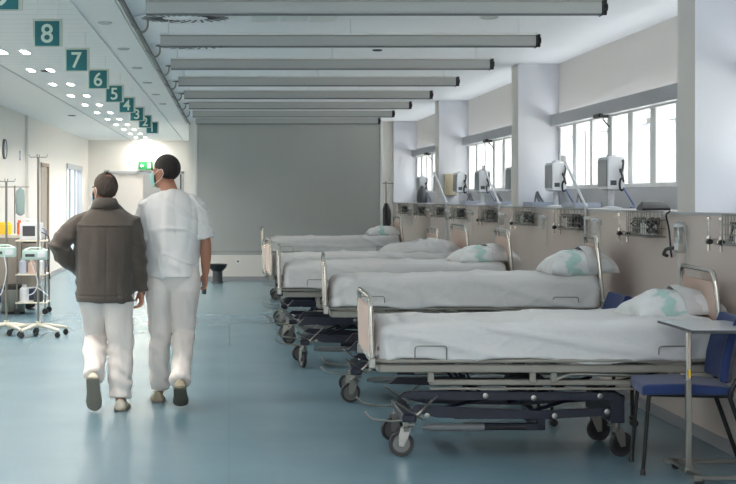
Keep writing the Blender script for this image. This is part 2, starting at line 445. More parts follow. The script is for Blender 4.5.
# doors at the corridor end
d1 = struct(empty('door_1', (-2.36, YC, 0)))
MB().span((-.46, .02, 0), (.30, .06, 2.06), .004).build('door_leaf', M['door'], d1, smooth=False)
MB().tube([(.22, 0.0, 1.0), (.22, -.04, 1.0), (.12, -.04, 1.0)], .01).build('door_handle', M['steel'], d1)
f = MB(); f.span((-.52, -.02, 0), (-.46, .1, 2.1)); f.span((-.52, -.02, 2.06), (1.28, .1, 2.12)); f.span((1.22, -.02, 0), (1.28, .1, 2.1))
f.build('door_frame', M['alu_paint'], d1, smooth=False)
d2 = struct(empty('door_2', (-1.15, YC + .1, 0)))
MB().span((-.03, 0, 0), (.02, .85, 2.05), .004).build('door_leaf', M['darkgrey'], d2, smooth=False)
# bright room beyond the doors
sbox('wall_beyond', (-3.6, YC + 4, 0), (0, YC + 4.1, 2.85), M['white_paint'])
sbox('wall_beyond', (-3.7, YC + .1, 0), (-3.6, YC + 4.1, 2.85), M['white_paint'])
sbox('wall_beyond', (0, YC + .1, 0), (.1, YC + 4.1, 2.85), M['white_paint'])
sbox('ceiling', (-3.7, YC + .1, 2.85), (.1, YC + 4.1, 2.95), M['white_paint'])
sbox('floor', (-3.7, YC + .1, -.1), (.1, YC + 4.1, 0), M['floor'])
# openings on the left wall: doorway with curtain and a bright glazed one
sbox('wall_beyond', (XL - 2.1, 26.0, 0), (XL - 2.0, 35.5, 2.85), M['white_paint'])
sbox('wall_beyond', (XL - 2.1, 35.5, 0), (XL - .1, 35.6, 2.85), M['white_paint'])
sbox('wall_beyond', (XL - 2.1, 29.6, 0), (XL - .1, 29.7, 2.85), M['white_paint'])
sbox('wall_beyond', (XL - 2.1, 26.0, 0), (XL - .1, 26.1, 2.85), M['white_paint'])
sbox('ceiling', (XL - 2.1, 26.0, 2.85), (XL - .1, 35.6, 2.95), M['ceil_plain'])
sbox('floor', (XL - 2.1, 26.0, -.1), (XL - .2, 35.6, 0), M['floor'])
d3 = struct(empty('door_3', (XL, 27.5, 0)))
f = MB(); f.span((-.1, -.6, 0), (.015, -.54, 2.12)); f.span((-.1, .54, 0), (.015, .6, 2.12)); f.span((-.1, -.6, 2.06), (.015, .6, 2.12))
f.build('door_frame', M['brown_cloth'], d3, smooth=False)
MB().span((-.06, -.54, 0), (-.02, .54, 2.06)).build('door_leaf', M['taupe'], d3, smooth=False)
w9 = struct(empty('window_9', (XL, 32.8, 0)))
f = MB(); f.span((-.1, -1.6, 0), (.01, -1.52, 2.2)); f.span((-.1, 1.52, 0), (.01, 1.6, 2.2)); f.span((-.1, -1.6, 2.1), (.03, 1.6, 2.2))
for k in range(1, 3): f.span((-.07, -1.6 + k * 1.07, 0), (-.03, -1.54 + k * 1.07, 2.1))
f.build('window_frame', M['alu_paint'], w9, smooth=False)
MB().span((-.055, -1.52, 0), (-.05, 1.52, 2.1)).build('pane', M['pane'], w9, smooth=False)
# ------------------------------------------------------------------ ceiling things
BY = [9.37 + 2.0 * k for k in range(8)]
def make_cassette():
    r = empty('curtain_cassette', (0, 0, 0))
    f = MB()
    prof = [(-.035, -.04), (.035, -.04), (.04, -.03), (.04, .03), (.03, .04), (-.03, .04), (-.04, .03), (-.04, -.03)]
    f.loft([[(x, y, z) for y, z in prof] for x in (-1.46, 1.42)])
    f.build('housing', M['cassette'], r, smooth=False)
    MB().span((-1.46, -.012, -.052), (1.42, .012, -.04)).build('bottom_bar', M['midgrey'], r, smooth=False)
    MB().span((-1.465, -.05, .04), (1.43, .05, .052)).build('mounting_rail', M['white_paint'], r, smooth=False)
    e = MB()
    e.span((1.42, -.045, -.055), (1.432, .045, .055), .004); e.tube([(1.43, 0, .0), (1.465, 0, 0)], .025); e.tube([(1.43, .0, .035), (1.46, 0, .035)], .015); e.tube([(1.43, .0, -.035), (1.46, 0, -.035)], .015)
    e.build('end_bracket', M['dark'], r)
    for x in (-1.4, .0, 1.3): MB().tube([(x, 0, .05), (x, 0, .165)], .004).build('hanger_rod', M['white_paint'], r)
    return r
ORD = ['nearest', 'second nearest', 'third nearest', 'fourth nearest', 'fifth nearest', 'sixth nearest', 'seventh nearest', 'eighth nearest', 'ninth nearest', 'tenth nearest', 'eleventh nearest']
cas0 = None
for i, y in enumerate(BY):
    if cas0 is None: c = cas0 = make_cassette()
    else: c = copy_tree(cas0)
    c.location = (.92, y, 2.685); c.scale = (.985, 1, 1)
    lab = ORD[i] + ' grey roller curtain cassette across the ceiling over the beds' if i < 7 else 'farthest grey roller cassette, with the lowered curtain hanging from it'
    tag(c, lab, 'curtain rail', 'roller curtain cassettes across the ward ceiling')
# the lowered curtain
r = empty('partition_curtain', (.937, BY[7] + .02, 0)); tag(r, 'large lowered grey partition curtain behind the farthest bed', 'curtain')
g = MB(); nx, nzv = 90, 60
rows = []
for j in range(nzv + 1):
    z = .63 + (2.65 - .63) * j / nzv
    rows.append([(-1.43 + 2.86 * i / nx, .010 * nz(i * .06, z * .8, 3) + .004 * nz(i * .22, z * 2.0, 9), z) for i in range(nx + 1)])
g.loft(rows, closed=False); cu = g.build('curtain_cloth', M['curtain'], r)
so = cu.modifiers.new('s', 'SOLIDIFY'); so.thickness = .002
MB().span((-1.45, -.02, .60), (1.43, .02, .635), .008).build('weight_bar', M['cassette'], r, smooth=False)
for x in (-1.462, 1.437): MB().span((x - .018, -.03, .6), (x + .018, .03, 2.68), .004).build('guide_rail', M['white_paint'], r, smooth=False)

# continuous rail along the edge of the ward ceiling
r = empty('ceiling_rail', (-.745, 15, 2.84)); tag(r, 'long dark curtain rail running along the edge of the dropped ceiling', 'rail')
MB().span((-.008, -17, -.035), (.008, 11.7, .01)).build('track', M['steel'], r, smooth=False)
MB().tube([(.05, -17, -.055), (.05, 11.7, -.055)], .011, 8).build('pipe', M['darkgrey'], r)
for y in [5.37 + 2 * k - 15 for k in range(10)]:
    MB().tube(fillet([(.0, y, -.03), (.09, y, -.10), (.13, y, -.06), (.13, y, 0.0)], .04), .008, 8).build('rail_hook', M['steel'], r)
# number signs
def text_mesh(s, size, name, m, parent, loc, bold=.012):
    cu = bpy.data.curves.new('t', 'FONT'); cu.body = s; cu.size = size; cu.align_x = 'CENTER'; cu.align_y = 'CENTER'; cu.extrude = .001; cu.offset = bold * size
    o = bpy.data.objects.new('t', cu); COL.objects.link(o)
    me = bpy.data.meshes.new_from_object(o.evaluated_get(bpy.context.evaluated_depsgraph_get()))
    bpy.data.objects.remove(o)
    xs = [v.co.x for v in me.vertices]; ys = [v.co.y for v in me.vertices]
    cx, cy = (min(xs) + max(xs)) / 2, (min(ys) + max(ys)) / 2
    for v in me.vertices: v.co = V(v.co.x - cx, -v.co.z, v.co.y - cy)
    me.materials.append(m)
    t = bpy.data.objects.new(name, me); COL.objects.link(t); t.parent = parent; t.location = loc
    return t
for n in range(1, 10):
    y = 10.27 + 2.0 * (8 - n)
    s = empty('number_sign', (-1.246, y, 2.535)); tag(s, 'teal square ceiling sign with the number %d' % n, 'sign', 'numbered ceiling signs')
    MB().span((-.084, 0, 0), (.084, .006, .17), .001).build('sign_plate', M['teal_sign'], s, smooth=False)
    MB().span((-.097, .008, -.006), (.106, .022, .187), .002).build('backing_plate', M['sign_edge'], s, smooth=False)
    text_mesh(str(n), .18, 'numeral', M['sign_text'], s, (0, -.003, .085), .012)
    for x in (-.07, .07): MB().tube([(x, .015, .18), (x, .015, .315)], .002, 6).build('hanger', M['white_paint'], s)
# downlights
k = 0
for j in range(12):
    y = 13.9 + 2.0 * (j - 1)
    for x, side in ((-1.89, 'right'), (-2.1, 'left')):
        if k == 0:
            d0 = empty('downlight', (x, y, H)); dd = d0
            MB().span((-.03, -.17, -.006), (.03, .17, .0), .002).build('lamp_face', M['led'], d0, smooth=False)
            fr = MB()
            for a, b in (((-.04, -.18, -.009), (.04, -.17, 0)), ((-.04, .17, -.009), (.04, .18, 0)), ((-.04, -.17, -.009), (-.03, .17, 0)), ((.03, -.17, -.009), (.04, .17, 0))): fr.span(a, b)
            fr.build('frame', M['white_paint'], d0, smooth=False)
        else:
            dd = copy_tree(d0); dd.location = (x, y, H)
        tag(dd, '%s-hand downlight of the %s lit pair in the corridor ceiling' % (side, ORD[j - 1] if 0 < j < 12 else 'overhead'), 'ceiling light', 'lit downlights over the corridor')
        k += 1
# swirl air diffusers
def make_diffuser():
    r = empty('air_diffuser', (0, 0, H))
    MB().lathe([(.30, -.004), (.30, -.010), (.285, -.014), (.28, -.006), (.02, -.006)], seg=48).build('diffuser_plate', M['ceil'], r)
    s = MB()
    for k in range(24):
        a = 2 * PI * k / 24; rr = .19
        s.box((rr * math.cos(a), rr * math.sin(a), -.008), (.13, .012, .004), 0, Matrix.Rotation(a + .45, 3, 'Z'))
    s.build('slot', M['dark'], r, smooth=False)
    MB().lathe([(.001, -.02), (.03, -.018), (.035, -.006)], seg=20).build('centre_cap', M['ceil'], r)
    return r
df0 = None
for i in range(6):
    c = make_diffuser() if df0 is None else copy_tree(df0); df0 = df0 or c
    c.location = (-.33, 11.27 + 2.05 * i, H); c.scale = (1.3, 1.12, 1)
    tag(c, '%s round swirl air diffuser in the ceiling over the bed feet' % ORD[i], 'air vent', 'swirl diffusers between the curtain cassettes')
# unlit ceiling panels
def make_panel():
    r = empty('ceiling_panel_light', (0, 0, H))
    for k in range(3): MB().span((-.33 + .22 * k + .012, -.28, -.006), (-.33 + .22 * (k + 1) - .012, .28, -.001)).build('diffuser', M['panel_off'], r, smooth=False)
    f = MB()
    f.span((-.345, -.31, -.01), (.345, -.28, 0)); f.span((-.345, .28, -.01), (.345, .31, 0))
    for k in range(4): f.span((-.33 + .22 * k - .012, -.28, -.01), (-.33 + .22 * k + .012, .28, 0))
    f.build('frame', M['ceil'], r, smooth=False)
    return r
M['panel_off'] = mat('unlit_diffuser_acrylic', rgb(222, 228, 224), 0.4)
pn0 = None
for i in range(6):
    c = make_panel() if pn0 is None else copy_tree(pn0); pn0 = pn0 or c
    c.location = (.49, 11.2 + 2.02 * i, H); tag(c, '%s recessed ceiling panel with three pale fields, unlit' % ORD[i], 'ceiling light', 'unlit recessed panels over the beds')
def small_spot(x, y, z, name, lab, m, r=.05, g=None):
    o = MB().lathe([(r, 0), (r, -.008), (r * .8, -.012), (r * .7, -.004), (.001, -.004)], seg=20).build(name, m, None, (x, y, z)); tag(o, lab, 'ceiling light' if 'spot' in name else 'detector', g)
M['spot_grey'] = mat('spot_glass', rgb(190, 190, 186), 0.3)
small_spot(1.36, 13.75, H, 'smoke_detector', 'small dark round detector on the ceiling above the third cassette', M['darkgrey'], .045)
small_spot(1.95, 11.25, H, 'recessed_spot', 'small round recessed spot near the right ceiling edge, nearest', M['spot_grey'], .07)
small_spot(1.5, 17.75, H, 'smoke_detector', 'tiny dark detector on the ceiling between far cassettes', M['darkgrey'], .045)
small_spot(-2.62, 25.0, H + .012, 'camera_dome', 'small dark dome on the ceiling above the corridor end', M['darkgrey'], .07)
small_spot(-1.96, 16.0, H, 'smoke_detector', 'thin dark oval grille beside the first lit downlights', M['darkgrey'], .05)
for i in range(6):
    small_spot(-.95, 11.5 + 2.0 * i, H - .012, 'recessed_spot', '%s small recessed spot in the strip beside the dark rail' % ORD[i], M['spot_grey'], .055, 'spots in the strip beside the rail')
# exit sign
r = empty('exit_sign', (-2.0, 35.96, 2.16)); tag(r, 'small green emergency exit sign above the far doors', 'sign')
MB().span((-.17, -.02, 0), (.17, .03, .19), .004).build('sign_box', M['green_sign'], r, smooth=False)
w = MB(); w.span((.04, -.025, .03), (.12, -.021, .16)); w.build('door_pictogram', M['sign_white'], r, smooth=False)
w = MB(); w.prism([(-.14, .09), (-.09, .14), (-.09, .11), (-.04, .11), (-.04, .07), (-.09, .07), (-.09, .04)], -.025, -.021, 'XZ')
w.build('arrow_pictogram', M['sign_white'], r, smooth=False)
m = MB(); m.sphere((.095, -.027, .14), .012, u=10, v=6)
m.tube([(.09, -.027, .125), (.08, -.027, .09), (.095, -.027, .065), (.085, -.027, .04)], .007, 6); m.tube([(.08, -.027, .09), (.065, -.027, .06)], .007, 6); m.tube([(.09, -.027, .115), (.065, -.027, .1)], .005, 6)
m.build('running_figure', M['green_sign'], r)
sp = empty('wall_spot', (-1.98, 35.7, 2.85)); tag(sp, 'bright round downlight above the exit sign', 'ceiling light')
MB().lathe([(.12, 0), (.12, -.01), (.1, -.012), (.1, -.004), (.001, -.004)], seg=24).build('lamp_face', M['led'], sp)

# ------------------------------------------------------------------ beds
def caster_parts(root, x, y, swivel, R=.073):
    st = MB()
    st.tube([(0, 0, .15), (0, 0, .225)], .02, 12)
    st.lathe([(.03, .145), (.033, .165), (.022, .175), (.001, .175)], seg=16)
    tr = .03
    for s in (-1, 1):
        st.prism([(-.028, .168), (.030, .168), (.044, .13), (tr + .016, .062), (tr - .012, .058), (-.004, .10)], s * .022, s * .026, 'XZ')
    st.tube([(tr, -.03, R), (tr, .03, R)], .008, 10)
    st.box((-.02, 0, .185), (.06, .035, .012), .003)
    c = st.build('caster', M['steel'], root, (x, y, 0)); c.rotation_euler = (0, 0, swivel)
    MB().lathe([(R - .019, -.014), (R - .004, -.015), (R, -.008), (R, .008), (R - .004, .015), (R - .019, .014), (R - .019, -.014)], (tr, 0, R), 'Y', 32).build('tyre', M['tyre'], c)
    h = MB().lathe([(.001, -.014), (.016, -.014), (.02, -.004), (R - .024, -.004), (R - .018, -.012), (R - .017, 0), (R - .018, .012), (R - .024, .004), (.02, .004), (.016, .014), (.001, .014)], (tr, 0, R), 'Y', 28)
    h.build('hub', M['hub'], c)
def board(root, name, x, ztop, zbot, lean, hw=.43):
    t = MB()
    pts = fillet([(x, -hw, zbot), (x - lean, -hw, ztop), (x - lean, hw, ztop), (x, hw, zbot)], .085, 7)
    t.tube(pts, .0145, 12)
    t.tube([(x, -hw, zbot + .015), (x, hw, zbot + .015)], .012, 10)
    b = t.build(name, M['chrome'], root)
    p = MB(); zt = ztop - .06
    k = lean / (ztop - zbot)
    p.loft([[(x - k * (z - zbot) - dx, y, z) for (y, z) in ((-hw + .022, zbot + .03), (hw - .022, zbot + .03), (hw - .022, zt - .05), (hw - .06, zt), (-hw + .06, zt), (-hw + .022, zt - .05))] for dx in (-.009, .009)])
    p.build('panel', M['laminate'], b, smooth=False)
    for s in (-1, 1): MB().box((x, s * (hw), zbot - .0), (.04, .04, .06), .006).build('corner_bracket', M['steel'], b, smooth=False)
    return b
def make_bed(xf, y, dz, label, sw=(0.2, -.3, .1, .4), rz=0.0, hrot=0.0):
    r = empty('hospital_bed', (xf + 1.0, y, 0), rz); tag(r, label, 'bed', 'hospital beds along the ward')
    board(r, 'footboard', -1.0, .93 + dz, .555 + dz, .012)
    hb = board(r, 'headboard', 0.0, 1.075 + dz, .60 + dz, .05); hb.location = (1.02, 0, 0); hb.rotation_euler = (0, 0, hrot)
    # mattress platform
    for s in (-1, 1):
        MB().tube(fillet([(-.985, s * .36, .565 + dz), (-.93, s * .425, .565 + dz), (.9, s * .425, .572 + dz), (.985, s * .38, .60 + dz)], .04), .0115, 10).build('side_tube', M['bed_paint'], r)
        MB().span((-.96, s * .40 - .015, .50 + dz), (.97, s * .40 + .015, .545 + dz), .005).build('side_rail', M['bed_paint'], r, smooth=False)
        sub = MB(); sub.span((-.67, s * .37 - .012, .425 + dz * .8), (.9, s * .37 + .012, .455 + dz * .8), .004); sub.span((-.67, s * .37 - .014, .398 + dz * .8), (.9, s * .37 + .01, .41 + dz * .8), .003)
        sub.build('subframe_rail', M['bed_paint'], r, smooth=False)
        for xx in (-.68, -.1, .02, .72):
            MB().span((xx, s * .385 - .012, .44 + dz * .8), (xx + .035, s * .385 + .012, .51 + dz), .004).build('upright_bracket', M['bed_paint'], r, smooth=False)
        MB().tube(fillet([(.05, s * .41, .46 + dz), (.12, s * .41, .49 + dz), (.42, s * .41, .485 + dz), (.86, s * .41, .45 + dz)], .05), .009, 8).build('linkage_rod', M['steel'], r)
        for a, b in ((-.76, -.58), (.62, .80)):
            MB().tube(fillet([(a, s * .44, .575 + dz), (a, s * .450, .655 + dz), (b, s * .450, .655 + dz), (b, s * .44, .575 + dz)], .02), .0035, 8).build('mattress_retainer', M['steel'], r)
    cr = MB()
    for xx in (-.95, -.45, .05, .5, .93): cr.span((xx - .02, -.40, .505 + dz), (xx + .02, .40, .54 + dz))
    cr.build('cross_bar', M['bed_paint'], r, smooth=False)
    for a, b in ((-.95, -.40), (-.38, .06), (.08, .95)):
        MB().span((a, -.40, .556 + dz), (b, .40, .585 + dz), .004).build('platform_panel', M['midgrey'], r, smooth=False)
    # mattress
    mt = MB().box((.01, 0, .675 + dz), (1.90, .80, .17), .035, None, 3).build('mattress', M['mural'], r)
    # lifting gear
    zt = .40 + dz * .8
    for s in (-1, 1):
        MB().prism([(-.84, .345 + dz * .3), (-.78, .385 + dz * .5), (.40, .378 + dz * .5), (.44, .35 + dz * .5), (.44, .335 + dz * .5), (-.5, .335 + dz * .4)], s * .33 - .02, s * .33 + .02, 'XZ').build('upper_beam', M['navy'], r, smooth=False)
        MB().prism([(-.78, .27), (-.74, .30), (.0, .268), (.43, .29), (.43, .245), (.0, .22), (-.62, .228)], s * .30 - .015, s * .30 + .015, 'XZ').build('lower_beam', M['navy'], r, smooth=False)
        MB().tube([(-.62, s * .27, .27), (-.05, s * .27, zt)], .02, 6, flat=.5).build('lift_arm', M['navy'], r)
        MB().tube([(-.12, s * .25, .24), (.40, s * .25, zt)], .02, 6, flat=.5).build('lift_arm', M['navy'], r)
        for xx, zz in ((-.68, .245), (-.345, .36 + dz * .5), (-.07, .348 + dz * .5), (.05, .245), (.31, .36 + dz * .5), (.35, .27)):
            MB().lathe([(.016, 0), (.016, -.004), (.009, -.006), (.001, -.006)], (xx, s * .352 - (.0 if s < 0 else -.0), zz), 'Y', 14).build('pivot_bolt', M['steel'], r)
        MB().tube([(-.53, s * .33, .50 + dz), (-.42, s * .33, .35)], .016, 6, flat=.5).build('support_arm', M['navy'], r)
        MB().tube([(-.46, s * .33, .50 + dz), (-.36, s * .33, .35)], .014, 6, flat=.5).build('support_arm', M['navy'], r)
        MB().tube(fillet([(-.70, s * .30, .235), (-.86, s * .31, .205), (-1.0, s * .32, .222), (-1.035, s * .32, .262)], .03), .007, 8).build('foot_pedal', M['steel'], r)
        MB().tube([(-.62, s * .345, .36), (-.74, s * .345, .245)], .013, 6, flat=.5).build('brake_lever', M['steel'], r)
        MB().tube([(-.86, s * .345, .325), (-.70, s * .345, .22)], .013, 6, flat=.5).build('brake_lever', M['steel'], r)
    MB().span((.38, -.32, .20), (.46, .32, .36), .006).build('end_beam', M['navy'], r, smooth=False)
    MB().span((-.82, -.34, .205), (-.74, .34, .25), .006).build('end_beam', M['navy'], r, smooth=False)
    b = MB(); b.span((-.03, -.22, .15), (.015, .22, .18))
    b.span((-.45, -.24, .145), (.02, -.20, .185), .004); b.span((-.45, .20, .145), (.02, .24, .185), .004); b.span((-.03, -.24, .145), (.02, .24, .235), .004)
    b.build('base_frame', M['navy'], r, smooth=False)
    a = MB(); a.tube([(-.66, -.26, .165), (-.34, -.26, .165)], .023, 16); a.tube([(-.70, -.26, .165), (-.66, -.26, .165)], .016, 12)
    a = a.build('lift_cylinder', M['midgrey'], r)
    MB().tube([(-.34, -.26, .165), (-.1, -.26, .168)], .009, 10).build('piston_rod', M['dark'], a)
    MB().box((-.05, .05, .40 + dz * .6), (.22, .14, .07), .012).build('motor_box', M['darkgrey'], r)
    MB().tube(fillet([(.05, .05, .42 + dz * .6), (.2, -.1, .35 + dz * .5), (.4, -.2, .42 + dz * .6), (.7, -.3, .5 + dz)], .08), .006, 8).build('power_cable', M['dark'], r)
    for (xx, yy, q) in ((-.79, -.28, sw[0]), (-.79, .28, sw[1]), (.42, -.28, sw[2]), (.42, .28, sw[3])): caster_parts(r, xx, yy, q)
    return r
def make_sheet(xf, y, dz, label, seed, hem=0.0, side=.0, rz=0.0):
    a, b = .965, .415; zb, zt0 = .592, .787
    n1, prof = 150, []
    rows = []
    for i in range(n1 + 1):
        t = i / n1; x = -a + 2 * a * t; zt = zt0 + .016 * x / a
        e = min(x + a, a - x)                                   # distance from the end
        rr = .06
        k = 1.0 if e > rr else math.sqrt(max(0, 1 - (1 - e / rr) ** 2))
        yy = b - .05 * (1 - k) if e > 0 else b - .05
        zz = zt - rr * (1 - k) * .9
        row = []; N1 = 84
        for j in range(N1 + 1):
            q = j / N1
            # path: near hem -> near top edge -> far top edge -> far hem
            h = zz - zb; tot = 2 * h + 2 * yy; s_ = q * tot; rc = .05
            if s_ < h: Y, Z, nY, nZ = -yy, zb + s_, -1, 0
            elif s_ < h + 2 * yy: Y, Z, nY, nZ = -yy + (s_ - h), zz, 0, 1
            else: Y, Z, nY, nZ = yy, zz - (s_ - h - 2 * yy), 1, 0
            # round the long edges
            dy = yy - abs(Y); dzz = zz - Z
            if dy < rc and dzz < rc:
                u, w = rc - dy, rc - dzz; L = math.hypot(u, w)
                if L > rc:
                    f = rc / L; u *= f; w *= f
                    Y = math.copysign(yy - rc + u, Y if Y else 1); Z = zz - rc + w
            # wrinkles
            w1 = nz(x * 2.2 + seed, Y * 2.6, seed) * .010
            w2 = nz(x * 7 + Y * 5 + seed, Y * 3 - x * 2, seed + 5) * .0045
            dg = abs(nz(x * 1.6 + Z * 5 + seed * 2, Z * 3 + Y, seed + 9)); w3 = max(0, .12 - dg) * .12 + max(0, .08 - abs(nz(x * 4 - Z * 6, Y * 4 + seed, 2))) * .06
            if nZ: Z += w1 + w2 + w3
            else:
                d = (zt - Z) / (zt - zb)
                Y += nY * (w1 * .6 + w2 + w3 + .012 * d * d + .010 * d * nz(x * 9 + seed, 1, seed) + side * d)
                Z -= d * (.045 * max(0, nz(x * 2.6 + seed * 1.7, 0, seed)) + .008 + hem * math.exp(-((x - .25) / .18) ** 2)) * (1 if Y < 0 else 1)
                # gathered corner folds
                if e < .25: Y += nY * .014 * d * math.sin((e * 50 + Z * 18)) * (1 - e / .25)
            row.append((x, Y, Z + dz + .0))
        rows.append(row)
    # closed ends: bring the end outline down to the hem
    def endrow(row, sx, kk):
        out = []
        for (x, Y, Z) in row:
            out.append((x + sx * .010 * kk + .006 * nz(Y * 9, kk, seed) * kk, Y * (1 - .01 * kk), (zb + dz) + (Z - zb - dz) * (1 - kk)))
        return out
    pre = [endrow(rows[0], -1, k / 8) for k in range(8, 0, -1)]
    post = [endrow(rows[-1], 1, k / 8) for k in range(1, 9)]
    g = MB(); g.loft(pre + rows + post, closed=False)
    o = g.build('bed_sheet', M['sheet'], None, (xf + 1.0, y, 0), angle=180); o.rotation_euler = (0, 0, rz)
    so = o.modifiers.new('s', 'SOLIDIFY'); so.thickness = .004; so.offset = 1
    tag(o, label, 'bed sheet', 'white sheets stretched over the beds')
    return o
def make_pillow(loc, size, seed, label, rz=0.0, tilt=(0, 0), flap=1, pat=(0, 0)):
    sx, sy, sz = size; g = MB(); n = 34
    for side in (1, -1):
        rows = []
        for j in range(n + 1):
            v = -1 + 2 * j / n; row = []
            for i in range(n + 1):
                u = -1 + 2 * i / n
                t = ((1 - abs(u) ** 2.6) * (1 - abs(v) ** 2.6)) ** .48 if abs(u) < 1 and abs(v) < 1 else 0
                pin = 1 + .07 * (abs(u * v)) ** 2 - .05 * (1 - abs(u)) * (abs(v) > .9) 
                x = u * sx / 2 * (1 - .05 * (1 - v * v) * 0) * pin; y = v * sy / 2 * pin
                z = t * sz * (.72 if side > 0 else -.28)
                z += (nz(u * 2 + seed, v * 2, seed) * .02 + abs(nz(u * 4 + seed, v * 5, seed + 3)) * -.016) * t * (1 if side > 0 else .3)
                row.append((x + .008 * nz(v * 3, seed, 1), y + .012 * nz(u * 3, seed, 2), z + .012 * nz(u * 2.5, v * 2.5, seed + 8)))
            rows.append(row)
        g.loft(rows, closed=False)
    bmesh.ops.remove_doubles(g.bm, verts=g.bm.verts[:], dist=.0008)
    o = g.build('pillow', M['pillow'], None, loc, angle=180); o.rotation_euler = (tilt[0], tilt[1], rz)
    tag(o, label, 'pillow', 'pillows at the bed heads')
    if flap:
        f = MB(); rows = []
        for j in range(25):
            v = j / 24; row = []
            for i in range(31):
                u = -1 + 2 * i / 30
                x = sx * .08 + sx * .52 * v; w = sy * .52 * (1 - .08 * v)
                e = abs(u)
                z = (sz * .80) * (1 - e ** 2.2) ** .5 * (1 - (v * .92) ** 2.4) ** .5 + .004 + .014 * nz(u * 3 + seed, v * 4, seed + 4) * (1 - e)
                row.append((x, u * w, z - .02 * v - .015 * e))
            rows.append(row)
        f.loft(rows, closed=False); fo = f.build('pillowcase_flap', M['sheet'], o, angle=180)
        so = fo.modifiers.new('s', 'SOLIDIFY'); so.thickness = .003; so.offset = 1
    return o
M['pillow'] = pillow_mat('pillowcase_with_teal_band', .02, 0)
beds = [
    (.82, 8.95, 0.0, 'nearest hospital bed with beige footboard, chrome wheels and blue lifting gear', 'nearest white bed sheet, smooth over the mattress beside the overbed table'),
    (.72, 11.20, .13, 'raised hospital bed second from the camera, edge of its footboard showing', 'white sheet on the second bed, deep wrinkles along its side'),
    (.455, 13.4, .13, 'third hospital bed from the camera, mostly hidden by the second', 'white sheet on the third bed, gathered at the foot corner'),
    (.42, 15.6, .13, 'fourth hospital bed from the camera with slanted chrome footboard', 'white sheet on the fourth bed, under the crumpled linen heap'),
    (.42, 17.65, .05, 'low fifth hospital bed hidden behind the fourth', 'sheet on the low fifth bed, barely showing beyond the linen heap'),
    (.50, 22.05, .13, 'farthest hospital bed standing in front of the grey curtain', 'farthest bed sheet, greyish against the partition curtain'),
]
RZ = [-.01, -.05, -.04, .03, 0, 0]
for i, (xf, y, dz, lb, ls) in enumerate(beds):
    make_bed(xf, y, dz, lb, sw=[(PI - .1, PI + .3, .25, .1), (PI + .15, PI - .2, .2, .5), (PI - 1.25, PI + .2, .3, .1), (PI + .4, PI - .5, .1, .2), (3, 3, 0, .2), (3.3, 3, .2, 0)][i], rz=RZ[i], hrot=[-.07, -.09, 0, 0, 0, 0][i])
    make_sheet(xf, y, dz, ls, seed=3.1 * i + 1.3, hem=.035 if i == 0 else .0, side=[0, .01, .02, .01, 0, 0][i], rz=RZ[i])
make_pillow((2.61, 8.95, .82), (.47, .48, .17), 2.2, 'nearest pillow with pale teal print, behind the overbed table edge', .05, (0, -.10), 1)
make_pillow((2.54, 11.02, .97), (.43, .56, .20), 5.2, 'plump pillow with open case end and teal band on the second bed', .0, (0, -.06), 1)
make_pillow((2.24, 13.35, .95), (.48, .52, .16), 8.1, 'pillow with bright teal patch on the third bed', .1, (0, -.06), 1)
make_pillow((2.16, 17.6, .885), (.46, .44, .12), 11.4, 'small teal and white pillow on the low fifth bed', 0, (0, 0), 0)
make_pillow((2.28, 22.1, .955), (.48, .48, .16), 14.2, 'farthest pillow, in front of the partition curtain edge', 0, (0, 0), 0)
# crumpled linen on the fourth bed
g = MB(); rows = []
for j in range(41):
    v = -1 + j / 20; row = []
    for i in range(61):
        u = -1 + i / 30; e = max(0, 1 - (abs(u) ** 3 + abs(v) ** 3)) ** .5
        h = e * (.13 + .05 * nz(u * 2, v * 2, 3) + .035 * (1 - abs(nz(u * 4, v * 4, 7)) * 2)) * (.55 + .45 * (u * .5 + .5))
        row.append((u * .42 * (1 + .08 * nz(v * 2, 1, 1)), v * .33 * (1 + .08 * nz(u * 2, 5, 1)), h))
    rows.append(row)
g.loft(rows, closed=False); o = g.build('crumpled_linen', M['sheet'], None, (1.98, 15.6, .925), angle=180)
so = o.modifiers.new('s', 'SOLIDIFY'); so.thickness = .01; so.offset = 1
tag(o, 'crumpled heap of white linen at the head of the fourth bed', 'linen')
# ------------------------------------------------------------------ wall gear at each bed place
def wire_basket():
    r = empty('wire_basket', (0, 0, 0)); w = MB()
    D, Lh, Hh = .13, .25, .17
    for z in (0, Hh * .33, Hh * .66, Hh):
        rr = .005 if z in (0, Hh) else .003
        w.tube([(-D, -Lh, z), (-D, Lh, z)], rr, 6); w.tube([(-D, -Lh, z), (0, -Lh, z)], rr, 6); w.tube([(-D, Lh, z), (0, Lh, z)], rr, 6); w.tube([(0, -Lh, z), (0, Lh, z)], rr, 6)
    for k in range(11):
        y = -Lh + 2 * Lh * k / 10; w.tube([(-D, y, Hh), (-D, y, 0), (0, y, 0)], .003, 6)
    for k in range(1, 5):
        x = -D * k / 5; w.tube([(x, -Lh, Hh), (x, -Lh, 0), (x, Lh, 0), (x, Lh, Hh)], .002, 6)
    w.build('wire_mesh', M['steel'], r)
    MB().span((-.004, -Lh - .02, Hh - .03), (.0, Lh + .02, Hh), .001).build('back_plate', M['alu'], r, smooth=False)
    return r
def basket_fill(loc, seed, lab):
    rnd = random.Random(seed); r = empty('packed_tubing', loc); tag(r, lab, 'medical tubing', 'packed tubing in the wall baskets')
    for c, m in enumerate(('darkgrey', 'dark', 'midgrey')):
        pts = []
        for k in range(40): pts.append((-.065 + .042 * math.sin(k * 1.3 + c + seed), -.2 + .4 * k / 39 + .04 * math.cos(k * 1.9 + seed), .07 + .05 * math.sin(k * .9 + c * 2)))
        MB().tube(pts, .008, 6).build('coiled_hose', M[m], r)
    b = MB().box((-.065, rnd.uniform(-.1, .1), .05), (.09, .14, .09), .015).build('pouch', M['paper'], r)
    return r
